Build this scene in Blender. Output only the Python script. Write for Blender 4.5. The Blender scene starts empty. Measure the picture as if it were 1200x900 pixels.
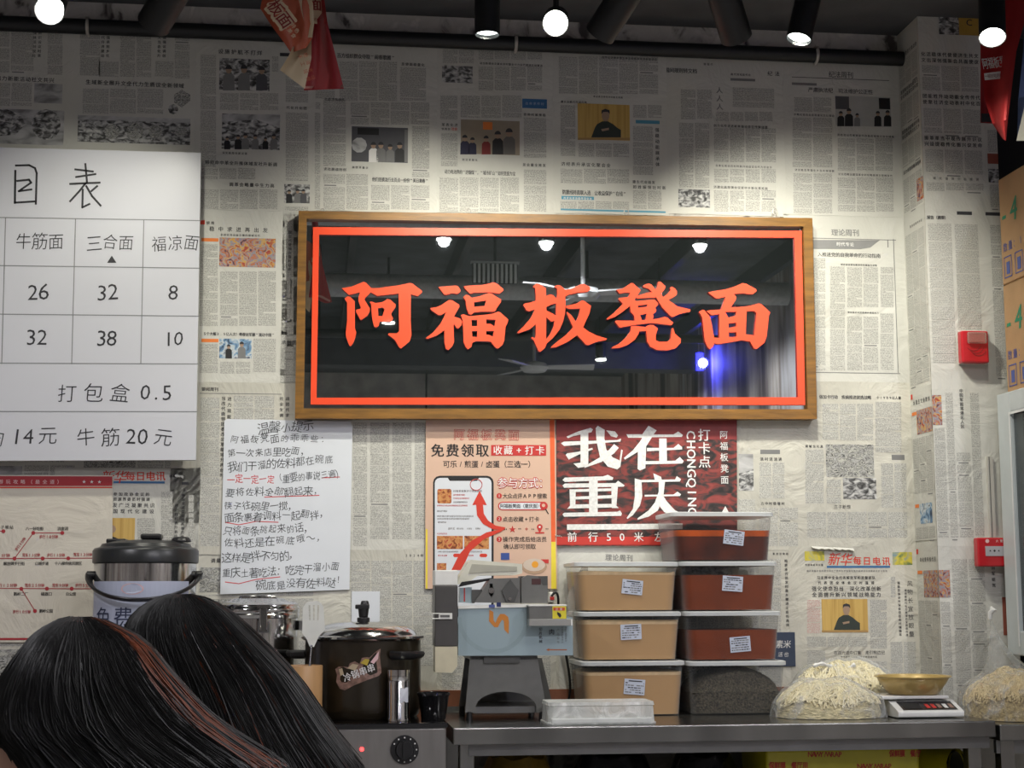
import bpy, math, random
from mathutils import Vector, Matrix, noise
from mathutils.geometry import tessellate_polygon
R = random.Random(7)
scene = bpy.context.scene
COL = scene.collection

# ---------------------------------------------------------------- camera
F = 1850.0; CX, CY = 600.0, 450.0
CAM = Vector((0.0, -5.4, 1.2))
yd = Vector((370-CX, -(694-CY), F)).normalized()          # world +Y seen in camera space (right, up, forward)
zd = Vector((562-CX, 14000+CY, F)).normalized()
zd = (zd - yd*zd.dot(yd)).normalized()
xd = -yd.cross(zd)                                        # camera space (right, up, forward) is left-handed
if xd.x < 0: xd = -xd
def ray(px, py):
    d = Vector((px-CX, -(py-CY), F))
    return Vector((d.dot(xd), d.dot(yd), d.dot(zd)))
def P(px, py, Y=0.0):
    r = ray(px, py); t = (Y-CAM.y)/r.y
    return CAM + r*t
def PX(px, py, X):
    r = ray(px, py); t = (X-CAM.x)/r.x
    return CAM + r*t
def PZ(px, py, Z):
    r = ray(px, py); t = (Z-CAM.z)/r.z
    return CAM + r*t
cd = bpy.data.cameras.new('camera'); cam = bpy.data.objects.new('camera', cd); COL.objects.link(cam)
cd.sensor_width = 36; cd.lens = F/1200*36; cd.clip_start = .05; cd.clip_end = 100
m = Matrix(((xd.x, xd.y, -xd.z, 0), (yd.x, yd.y, -yd.z, 0), (zd.x, zd.y, -zd.z, 0), (0, 0, 0, 1)))
cam.matrix_world = Matrix.Translation(CAM) @ m
scene.camera = cam
# ---------------------------------------------------------------- world, exposure, lights
w = bpy.data.worlds.new('world'); scene.world = w; w.use_nodes = True
w.node_tree.nodes['Background'].inputs[0].default_value = (.75, .85, 1, 1)
w.node_tree.nodes['Background'].inputs[1].default_value = .16
scene.view_settings.view_transform = 'Standard'; scene.view_settings.look = 'None'
scene.view_settings.gamma = 1; scene.view_settings.use_curve_mapping = False
scene.view_settings.exposure = 0.12

def spot(loc, target, energy, size=60, blend=1.0, color=(1, .97, .84), rad=.03):
    l = bpy.data.lights.new('spot_lamp', 'SPOT'); l.energy = energy; l.spot_size = math.radians(size)
    l.spot_blend = blend; l.color = color; l.shadow_soft_size = rad
    o = bpy.data.objects.new('spot_lamp', l); COL.objects.link(o); o.location = loc
    o.rotation_euler = (Vector(target)-Vector(loc)).to_track_quat('-Z', 'Y').to_euler()
    return o
SPOT_GAIN = 2.55
# soft general light of the dining room: ceiling spots, some placed from reflections
def vmir(px, py, Yr):
    p = P(px, py, -Yr-.06); return (p.x, Yr, p.z)
ROOM_LAMPS = [(-1.9, -2.6, 3.2), (2.6, -2.5, 3.2), vmir(520, 283, -4.6), vmir(640, 287, -4.5), vmir(820, 290, -4.7), vmir(704, 423, -9.0), vmir(455, 380, -6.6), (2.6, -6.4, 3.4), (-1.5, -12.2, 3.0), (1.2, -12.2, 3.0)]  # last two are added to light the far concrete beam
for (x, y, z) in ROOM_LAMPS:
    l = bpy.data.lights.new('room_light', 'SPOT'); l.energy = 105; l.spot_size = 2.75; l.spot_blend = .4; l.shadow_soft_size = .035; l.color = (.97, .95, 1)
    o = bpy.data.objects.new('room_light', l); COL.objects.link(o); o.location = (x, y, z)

# ---------------------------------------------------------------- materials
MATS = {}
def nt(name):
    mt = bpy.data.materials.new(name); mt.use_nodes = True
    n = mt.node_tree.nodes; l = mt.node_tree.links
    return mt, n, l, n['Principled BSDF']
def mat(name, col, rough=.5, metal=0, var=.06, scale=30, bump=0, bscale=60, spec=.5, emit=None, es=0, stretch=None, coat=0, trans=0, alpha=1):
    if name in MATS: return MATS[name]
    mt, n, l, b = nt(name)
    tc = n.new('ShaderNodeTexCoord'); mp = n.new('ShaderNodeMapping')
    l.new(tc.outputs['Object'], mp.inputs[0])
    if stretch: mp.inputs['Scale'].default_value = stretch
    nz = n.new('ShaderNodeTexNoise'); nz.inputs['Scale'].default_value = scale; nz.inputs['Detail'].default_value = 4
    l.new(mp.outputs[0], nz.inputs['Vector'])
    mr = n.new('ShaderNodeMapRange'); mr.inputs[1].default_value = .25; mr.inputs[2].default_value = .75
    mr.inputs[3].default_value = 1-var; mr.inputs[4].default_value = 1+var
    l.new(nz.outputs['Fac'], mr.inputs[0])
    mx = n.new('ShaderNodeVectorMath'); mx.operation = 'SCALE'
    mx.inputs[0].default_value = col[:3]; l.new(mr.outputs[0], mx.inputs['Scale'])
    l.new(mx.outputs[0], b.inputs['Base Color'])
    b.inputs['Roughness'].default_value = rough; b.inputs['Metallic'].default_value = metal
    b.inputs['Specular IOR Level'].default_value = spec; b.inputs['Coat Weight'].default_value = coat
    b.inputs['Transmission Weight'].default_value = trans; b.inputs['Alpha'].default_value = alpha
    if bump:
        n2 = n.new('ShaderNodeTexNoise'); n2.inputs['Scale'].default_value = bscale; n2.inputs['Detail'].default_value = 3
        l.new(mp.outputs[0], n2.inputs['Vector'])
        bp = n.new('ShaderNodeBump'); bp.inputs['Strength'].default_value = bump; bp.inputs['Distance'].default_value = .01
        l.new(n2.outputs['Fac'], bp.inputs['Height']); l.new(bp.outputs[0], b.inputs['Normal'])
    if emit:
        b.inputs['Emission Color'].default_value = (*emit, 1); b.inputs['Emission Strength'].default_value = es
    MATS[name] = mt; return mt
def clear_mat(name, col, opac, rough=.25, noisy=0):
    """thin translucent plastic: transparent mixed with a white glossy sheet"""
    mt, n, l, b = nt(name)
    b.inputs['Base Color'].default_value = (*col, 1); b.inputs['Roughness'].default_value = rough
    tr = n.new('ShaderNodeBsdfTransparent'); mx = n.new('ShaderNodeMixShader')
    out = n['Material Output']
    l.new(tr.outputs[0], mx.inputs[1]); l.new(b.outputs[0], mx.inputs[2]); l.new(mx.outputs[0], out.inputs[0])
    fr = n.new('ShaderNodeLayerWeight'); fr.inputs[0].default_value = .35
    mr = n.new('ShaderNodeMapRange'); mr.inputs[3].default_value = opac; mr.inputs[4].default_value = min(1, opac+.5)
    l.new(fr.outputs['Facing'], mr.inputs[0])
    if noisy:
        tc = n.new('ShaderNodeTexCoord'); nz = n.new('ShaderNodeTexNoise'); nz.inputs['Scale'].default_value = 14
        nz.inputs['Detail'].default_value = 5; nz.inputs['Distortion'].default_value = 1.5
        l.new(tc.outputs['Object'], nz.inputs['Vector'])
        m2 = n.new('ShaderNodeMapRange'); m2.inputs[1].default_value = .5; m2.inputs[2].default_value = .68
        m2.inputs[3].default_value = 0; m2.inputs[4].default_value = noisy
        l.new(nz.outputs['Fac'], m2.inputs[0])
        ad = n.new('ShaderNodeMath'); ad.operation = 'ADD'; ad.use_clamp = True
        l.new(mr.outputs[0], ad.inputs[0]); l.new(m2.outputs[0], ad.inputs[1]); l.new(ad.outputs[0], mx.inputs[0])
        bp = n.new('ShaderNodeBump'); bp.inputs['Strength'].default_value = .8; bp.inputs['Distance'].default_value = .02
        l.new(nz.outputs['Fac'], bp.inputs['Height']); l.new(bp.outputs[0], b.inputs['Normal'])
    else: l.new(mr.outputs[0], mx.inputs[0])
    MATS[name] = mt; return mt
def paper_bump(n, l, b, tc, strength=.5):
    nz = n.new('ShaderNodeTexNoise'); nz.inputs['Scale'].default_value = 5; nz.inputs['Detail'].default_value = 5
    nz.inputs['Distortion'].default_value = 2.2
    l.new(tc.outputs['Object'], nz.inputs['Vector'])
    bp = n.new('ShaderNodeBump'); bp.inputs['Strength'].default_value = strength; bp.inputs['Distance'].default_value = .02
    l.new(nz.outputs['Fac'], bp.inputs['Height']); l.new(bp.outputs[0], b.inputs['Normal'])
    return nz
def paper_mat(name, col, strength=.45, stain=.1):
    mt, n, l, b = nt(name); tc = n.new('ShaderNodeTexCoord')
    nz = paper_bump(n, l, b, tc, strength)
    n2 = n.new('ShaderNodeTexNoise'); n2.inputs['Scale'].default_value = 2.3; n2.inputs['Detail'].default_value = 6
    l.new(tc.outputs['Object'], n2.inputs['Vector'])
    mr = n.new('ShaderNodeMapRange'); mr.inputs[1].default_value = .35; mr.inputs[2].default_value = .65
    mr.inputs[3].default_value = 1-stain; mr.inputs[4].default_value = 1+stain*.4
    l.new(n2.outputs['Fac'], mr.inputs[0])
    mx = n.new('ShaderNodeVectorMath'); mx.operation = 'SCALE'; mx.inputs[0].default_value = col
    l.new(mr.outputs[0], mx.inputs['Scale']); l.new(mx.outputs[0], b.inputs['Base Color'])
    b.inputs['Roughness'].default_value = .75; b.inputs['Specular IOR Level'].default_value = .25
    MATS[name] = mt; return mt
def column_mat(name, paper, ink, cover=.5):
    """small print: rows of tiny character blots on newsprint"""
    mt, n, l, b = nt(name); tc = n.new('ShaderNodeTexCoord')
    paper_bump(n, l, b, tc, .3)
    mp = n.new('ShaderNodeMapping'); mp.inputs['Scale'].default_value = (330, 330, 270)
    l.new(tc.outputs['Object'], mp.inputs[0])
    nz = n.new('ShaderNodeTexNoise'); nz.inputs['Scale'].default_value = 1; nz.inputs['Detail'].default_value = 1
    l.new(mp.outputs[0], nz.inputs['Vector'])
    sp = n.new('ShaderNodeSeparateXYZ'); l.new(tc.outputs['Object'], sp.inputs[0])
    ml = n.new('ShaderNodeMath'); ml.operation = 'MULTIPLY'; ml.inputs[1].default_value = 2*math.pi/.0062
    sn = n.new('ShaderNodeMath'); sn.operation = 'SINE'
    l.new(sp.outputs['Z'], ml.inputs[0]); l.new(ml.outputs[0], sn.inputs[0])
    rm = n.new('ShaderNodeMapRange'); rm.inputs[1].default_value = -1.5; rm.inputs[2].default_value = -.4
    l.new(sn.outputs[0], rm.inputs[0])
    nr = n.new('ShaderNodeMapRange'); nr.inputs[1].default_value = .32; nr.inputs[2].default_value = .62
    nr.inputs[3].default_value = 0; nr.inputs[4].default_value = 1
    l.new(nz.outputs['Fac'], nr.inputs[0])
    mu = n.new('ShaderNodeMath'); mu.operation = 'MULTIPLY'; l.new(rm.outputs[0], mu.inputs[0]); l.new(nr.outputs[0], mu.inputs[1])
    mc = n.new('ShaderNodeMath'); mc.operation = 'MULTIPLY'; mc.inputs[1].default_value = cover; l.new(mu.outputs[0], mc.inputs[0])
    mx = n.new('ShaderNodeMix'); mx.data_type = 'RGBA'
    mx.inputs['A'].default_value = (*paper, 1); mx.inputs['B'].default_value = (*ink, 1)
    l.new(mc.outputs[0], mx.inputs['Factor']); l.new(mx.outputs['Result'], b.inputs['Base Color'])
    b.inputs['Roughness'].default_value = .8; b.inputs['Specular IOR Level'].default_value = .2
    MATS[name] = mt; return mt
def photo_mat(name, cols, scale=40, stretch=(1, 1, 1), dist=.6):
    mt, n, l, b = nt(name); tc = n.new('ShaderNodeTexCoord'); mp = n.new('ShaderNodeMapping')
    mp.inputs['Scale'].default_value = stretch; l.new(tc.outputs['Object'], mp.inputs[0])
    nz = n.new('ShaderNodeTexNoise'); nz.inputs['Scale'].default_value = scale; nz.inputs['Detail'].default_value = 5
    nz.inputs['Distortion'].default_value = dist
    l.new(mp.outputs[0], nz.inputs['Vector'])
    cr = n.new('ShaderNodeValToRGB'); e = cr.color_ramp.elements
    pos = [.34+.32*i/(len(cols)-1) for i in range(len(cols))]
    e[0].position = pos[0]; e[0].color = (*cols[0], 1); e[1].position = pos[-1]; e[1].color = (*cols[-1], 1)
    for p_, c_ in list(zip(pos, cols))[1:-1]:
        k = e.new(p_); k.color = (*c_, 1)
    l.new(nz.outputs['Fac'], cr.inputs[0]); l.new(cr.outputs[0], b.inputs['Base Color'])
    b.inputs['Roughness'].default_value = .7
    MATS[name] = mt; return mt

NEWS = (.60, .595, .55); INKC = (.06, .06, .065)
news = paper_mat('newsprint', NEWS, .5)
newsB = paper_mat('newsprint_aged', (.58, .565, .50), .7, .2)
colm = column_mat('small_print', NEWS, INKC, .58)
colr = column_mat('small_print_red', NEWS, (.45, .08, .06), .55)
ink = mat('printing_ink', (.05, .05, .055), .8, spec=.2)
inkg = mat('grey_ink', (.2, .2, .2), .8, spec=.2)
redink = mat('red_ink', (.62, .06, .04), .7, spec=.2)
orink = mat('orange_ink', (.75, .22, .06), .7, spec=.2)
blueink = mat('blue_ink', (.06, .16, .33), .7, spec=.2)
tealink = mat('teal_ink', (.1, .3, .42), .7, spec=.2)
ph_bw = photo_mat('photo_black_and_white', [(.03, .03, .03), (.12, .12, .12), (.4, .4, .4), (.6, .6, .58)], 45, (1, 1, 1.6))
ph_map = photo_mat('photo_city_view', [(.05, .05, .05), (.55, .55, .5), (.12, .12, .12), (.5, .5, .48), (.08, .08, .08)], 32, (1, 1, 1.5), 2)
ph_gray = photo_mat('photo_grey', [(.2, .2, .2), (.42, .42, .42), (.55, .55, .55)], 14, (1, 1, 2))
ph_col = photo_mat('photo_colour_crowd', [(.04, .04, .09), (.5, .16, .05), (.2, .25, .35), (.6, .35, .08), (.35, .05, .04)], 38, (1, 1, 1), 1.5)
ph_blue = photo_mat('photo_blue_white', [(.03, .05, .09), (.15, .28, .45), (.55, .6, .62), (.08, .1, .15)], 30, (1, 1, 1), 1)
ph_yel = photo_mat('photo_yellow_curtain', [(.42, .25, .06), (.6, .4, .12), (.48, .3, .08)], 60, (1, 1, .02), 0)
ph_gy = photo_mat('photo_green_yellow', [(.1, .18, .08), (.6, .5, .05), (.1, .25, .4)], 22)
black = mat('black_print', (.012, .012, .014), .6)
white = mat('white_print', (.75, .74, .72), .6)

# ---------------------------------------------------------------- mesh builder
POS = {}
class MB:
    def __init__(s): s.v = []; s.f = []; s.mi = []; s.mats = []
    def k(s, m):
        if m not in s.mats: s.mats.append(m)
        return s.mats.index(m)
    def add(s, vs, fs, m):
        o = len(s.v); s.v += [tuple(x) for x in vs]; i = s.k(m)
        for f in fs: s.f.append(tuple(a+o for a in f)); s.mi.append(i)
    def quad(s, pts, m): s.add(pts, [tuple(range(len(pts)))], m)
    def box(s, x0, x1, y0, y1, z0, z1, m):
        vs = [(x, y, z) for x in (x0, x1) for y in (y0, y1) for z in (z0, z1)]
        s.add(vs, [(0, 1, 3, 2), (4, 6, 7, 5), (0, 4, 5, 1), (2, 3, 7, 6), (0, 2, 6, 4), (1, 5, 7, 3)], m)
    def cyl(s, p0, p1, r0, m, r1=None, n=24, caps=(1, 1)):
        p0 = Vector(p0); p1 = Vector(p1); r1 = r0 if r1 is None else r1
        d = (p1-p0).normalized(); a = d.orthogonal().normalized(); b = d.cross(a)
        vs = []
        for p, r in ((p0, r0), (p1, r1)):
            for i in range(n):
                t = 2*math.pi*i/n; vs.append(p+a*r*math.cos(t)+b*r*math.sin(t))
        fs = [(i, (i+1) % n, n+(i+1) % n, n+i) for i in range(n)]
        if caps[0]: fs.append(tuple(range(n))[::-1])
        if caps[1]: fs.append(tuple(range(n, 2*n)))
        s.add(vs, fs, m)
    def lathe(s, c, prof, m, n=40, sx=1, sy=1):
        vs = []; fs = []
        for r, z in prof:
            for i in range(n):
                t = 2*math.pi*i/n; vs.append((c[0]+r*sx*math.cos(t), c[1]+r*sy*math.sin(t), c[2]+z))
        for j in range(len(prof)-1):
            for i in range(n):
                a = j*n+i; b = j*n+(i+1) % n
                fs.append((a, b, b+n, a+n))
        s.add(vs, fs, m)
    def tube(s, pts, r, m, n=8, closed=False, rz=None):
        pts = [Vector(p) for p in pts]; N = len(pts); vs = []; prev = None
        for i, p in enumerate(pts):
            if closed: d = (pts[(i+1) % N]-pts[i-1]).normalized()
            else: d = (pts[min(i+1, N-1)]-pts[max(i-1, 0)]).normalized()
            if prev is None: a = d.orthogonal().normalized()
            else: a = (prev-d*prev.dot(d)).normalized()
            prev = a; b = d.cross(a); rr = r[i] if isinstance(r, (list, tuple)) else r
            for k in range(n):
                t = 2*math.pi*k/n; vs.append(p+a*rr*math.cos(t)+b*(rz or rr)*math.sin(t))
        fs = []
        for i in range(N if closed else N-1):
            for k in range(n):
                a0 = i*n+k; a1 = i*n+(k+1) % n; b0 = ((i+1) % N)*n+k; b1 = ((i+1) % N)*n+(k+1) % n
                fs.append((a0, a1, b1, b0))
        if not closed: fs += [tuple(range(n))[::-1], tuple(range((N-1)*n, N*n))]
        s.add(vs, fs, m)
    def plate(s, outer, m, off, holes=(), side=None):
        """outline of 3-D points thickened by the vector off (back side = outline + off)"""
        loops = [[Vector(p) for p in outer]]+[[Vector(p) for p in h] for h in holes]
        tris = tessellate_polygon(loops); flat = [p for lp in loops for p in lp]; n = len(flat)
        off = Vector(off)
        s.add(flat, [tuple(t) for t in tris], m)
        if off.length > 0:
            s.add([p+off for p in flat], [tuple(t)[::-1] for t in tris], side or m)
            for lp in loops:
                k = len(lp)
                s.add(lp+[p+off for p in lp], [(i, (i+1) % k, k+(i+1) % k, k+i) for i in range(k)], side or m)
    def ppx(s, pts, Y, th, m, holes=(), side=None):
        s.plate([P(x, y, Y) for x, y in pts], m, (0, th, 0), [[P(x, y, Y) for x, y in h] for h in holes], side)
    def rpx(s, x0, y0, x1, y1, Y, m, th=0):
        """a world-axis rectangle on the plane Y, its sides through these picture positions"""
        xm = (x0+x1)/2; ym = (y0+y1)/2
        X0 = P(x0, ym, Y).x; X1 = P(x1, ym, Y).x; Z1 = P(xm, y0, Y).z; Z0 = P(xm, y1, Y).z
        if th: s.box(X0, X1, Y, Y+th, Z0, Z1, m)
        else: s.quad([(X0, Y, Z0), (X1, Y, Z0), (X1, Y, Z1), (X0, Y, Z1)], m)
    def stroke(s, pts, wpx, Y, m):
        for (a, b) in zip(pts, pts[1:]):
            A = P(*a, Y); B = P(*b, Y); d = (B-A); L = d.length
            if L < 1e-6: continue
            d /= L; nrm = Vector((-d.z, 0, d.x))*wpx*.5*.0029; e = d*wpx*.35*.0029
            s.quad([A-e-nrm, B+e-nrm, B+e+nrm, A-e+nrm], m)
    def build(s, name, parent=None, smooth=False, bevel=0, angle=40, base=None, segs=2, **tags):
        me = bpy.data.meshes.new(name)
        xs = [v[0] for v in s.v]; ys = [v[1] for v in s.v]; zs = [v[2] for v in s.v]
        c = base or Vector(((min(xs)+max(xs))/2, (min(ys)+max(ys))/2, min(zs)))
        c = Vector(c)
        me.from_pydata([(x-c[0], y-c[1], z-c[2]) for x, y, z in s.v], [], s.f)
        for m_ in s.mats: me.materials.append(m_)
        me.polygons.foreach_set('material_index', s.mi)
        if smooth:
            me.polygons.foreach_set('use_smooth', [True]*len(me.polygons))
            try: me.set_sharp_from_angle(angle=math.radians(angle))
            except Exception: pass
        me.update()
        o = bpy.data.objects.new(name, me); COL.objects.link(o)
        POS[o.name] = c
        if parent: o.parent = parent; o.location = c-POS[parent.name]
        else: o.location = c
        if bevel:
            b = o.modifiers.new('bevel', 'BEVEL'); b.width = bevel; b.segments = segs; b.limit_method = 'ANGLE'
            b.angle_limit = math.radians(35)
        settags(o, **tags); return o
def settags(o, label=None, cat=None, group=None, kind=None):
    if label: o['label'] = label
    if cat: o['category'] = cat
    if group: o['group'] = group
    if kind: o['kind'] = kind
def thing(name, loc, label, cat, group=None):
    o = bpy.data.objects.new(name, None); COL.objects.link(o); o.location = loc; POS[o.name] = Vector(loc)
    o.empty_display_size = .05; settags(o, label, cat, group); return o

# ---------------------------------------------------------------- lettering
GL = {}
def glyph(ch, off):
    k = (ch, off)
    if k not in GL:
        c = bpy.data.curves.new('g', 'FONT'); c.body = ch; c.size = 1; c.resolution_u = 2; c.offset = off
        o = bpy.data.objects.new('g', c); me = bpy.data.meshes.new_from_object(o)
        vs = [(v.co.x, v.co.y) for v in me.vertices]; fs = [tuple(p.vertices) for p in me.polygons]
        GL[k] = (vs, fs); bpy.data.objects.remove(o); bpy.data.curves.remove(c); bpy.data.meshes.remove(me)
    return GL[k]
def letters(mb, s, o, u, v, w, h, m, bold=0, sx=1.0, jit=0, shear=0, vertical=False, pitch=None, th=None):
    """s along u from o (centre line) over width w, glyph height h; cells of equal width"""
    o = Vector(o); u = Vector(u); v = Vector(v); n = len(s)
    for i, ch in enumerate(s):
        if ch == ' ': continue
        vs, fs = glyph(ch, min(bold, 0))
        if not vs: continue
        mnx = min(a for a, b in vs); mxx = max(a for a, b in vs)
        cjk = ord(ch) > 0x2e00; cxx = .5 if cjk else (mnx+mxx)/2
        c = o+u*(w*(i+.5)/n) if not vertical else o-v*(w*(i+.5)/n)
        ja = R.uniform(-jit, jit)*.25; ju = R.uniform(-jit, jit)*h*.12; js = 1+R.uniform(-jit, jit)*.15
        ca, sa = math.cos(ja), math.sin(ja)
        out = []
        if cjk and not vertical: fx = min(sx, w/n/h*1.03)
        else: fx = sx
        for a, b in vs:
            a = (a-cxx)*h*fx*js; b = (b-(.37 if cjk else .345))*h*js
            a += b*shear; a, b = a*ca-b*sa, a*sa+b*ca+ju
            out.append(c+u*a+v*b)
        q = bold*h*.62
        if bold <= .005: sh = [(0, 0)]
        elif bold <= .035: sh = [(-q, 0), (q, 0), (0, q*.8)]
        else: sh = [(q*math.cos(k*math.pi/4), q*math.sin(k*math.pi/4)) for k in range(8)]+[(0, 0)]
        nn = u.cross(v)*.00005
        for ks, (s1, s2) in enumerate(sh): mb.add([p+u*s1+v*s2+nn*ks for p in out], fs, m)
def tpx(mb, s, x0, y0, x1, y1, hpx, Y, m, **kw):
    A = P(x0, y0, Y); B = P(x1, y1, Y); d = (B-A); L = d.length; d /= L
    h = (P(x0, y0-hpx/2, Y)-P(x0, y0+hpx/2, Y)).length
    letters(mb, s, A, d, Vector((-d.z, 0, d.x)), L, h, m, **kw)
def vpx(mb, s, x, y0, y1, hpx, Y, m, **kw):
    A = P(x, y0, Y); B = P(x, y1, Y)
    h = (P(x, y0, Y)-P(x, y0+hpx, Y)).length
    letters(mb, s, (A.x, Y, A.z), (1, 0, 0), (0, 0, 1), A.z-B.z, h, m, vertical=True, **kw)

# ================================================================ SETTING
ZC = 3.75; XL, XR = -3.2, 3.6
Zs = P(500, 19, 0).z                                  # underside of the dropped soffit
plaster = photo_mat('rough_plaster', [(.08, .07, .065), (.40, .38, .35), (.5, .48, .45), (.45, .43, .4), (.6, .57, .53)], 11, (1, 1, .8), .8)
darkc = mat('dark_painted_concrete', (.06, .065, .07), .8, var=.4, scale=4, bump=.4, bscale=18)
darkg = mat('charcoal_painted_soffit', (.075, .078, .083), .85, var=.2, scale=6)
floorm = mat('floor_tile', (.38, .37, .35), .45, var=.2, scale=5)
wallk = photo_mat('shop_wall', [(.05, .05, .05), (.12, .1, .09), (.6, .56, .5), (.2, .16, .13), (.5, .5, .5)], 2.2, (1, 1, .12), .3)  # light and dark streaks added for the steel to reflect
b = MB(); b.box(XL, XR, 0, .15, 0, ZC, plaster); wall = b.build('wall_back', kind='structure')
b = MB(); b.box(XL, XR, -14, .15, -.1, 0, floorm); b.build('floor', kind='structure')
b = MB(); b.box(XL, XR, -14, .15, ZC, ZC+.15, darkc); b.build('ceiling', kind='structure')
b = MB(); b.box(XL, XR, -.42, -.0, Zs, ZC, darkg); b.build('trim_1', kind='structure', label='charcoal soffit above the papered wall')
b = MB(); b.box(XL, XR, -14.1, -14, 0, ZC, wallk); b.build('wall_front', kind='structure')
b = MB(); b.box(XL-.1, XL, -14, .15, 0, ZC, wallk); b.build('wall_left', kind='structure')
b = MB(); b.box(XR, XR+.1, -14, .15, 0, ZC, wallk); b.build('wall_right', kind='structure')
# brown board along the wall behind the worktop
zb0 = P(600, 824, 0).z; zb1 = P(600, 808, 0).z
b = MB(); b.box(XL, P(1066, 800).x, -.012, 0, zb0-.12, zb1, mat('brown_board', (.2, .07, .035), .55, var=.2)); b.build('trim_2', kind='structure')

# ---- pillar on the right
XP = P(1066, 450, 0).x
YP = -.2
XQ = P(1181, 450, YP).x
b = MB(); b.box(XP, XQ, YP, 0, 0, ZC, newsB); b_g = MB(); b_g.box(XQ+.001, XR, -.02, -.0005, .5, ZC, mat('gap_dark_cover', (.01, .01, .011), .7)); b_g.build('trim_9', kind='structure')  # dark sheet added over the wall so the gap reads as black
pillar = b.build('pillar', kind='structure', label='square pillar papered with newspaper')

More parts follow.
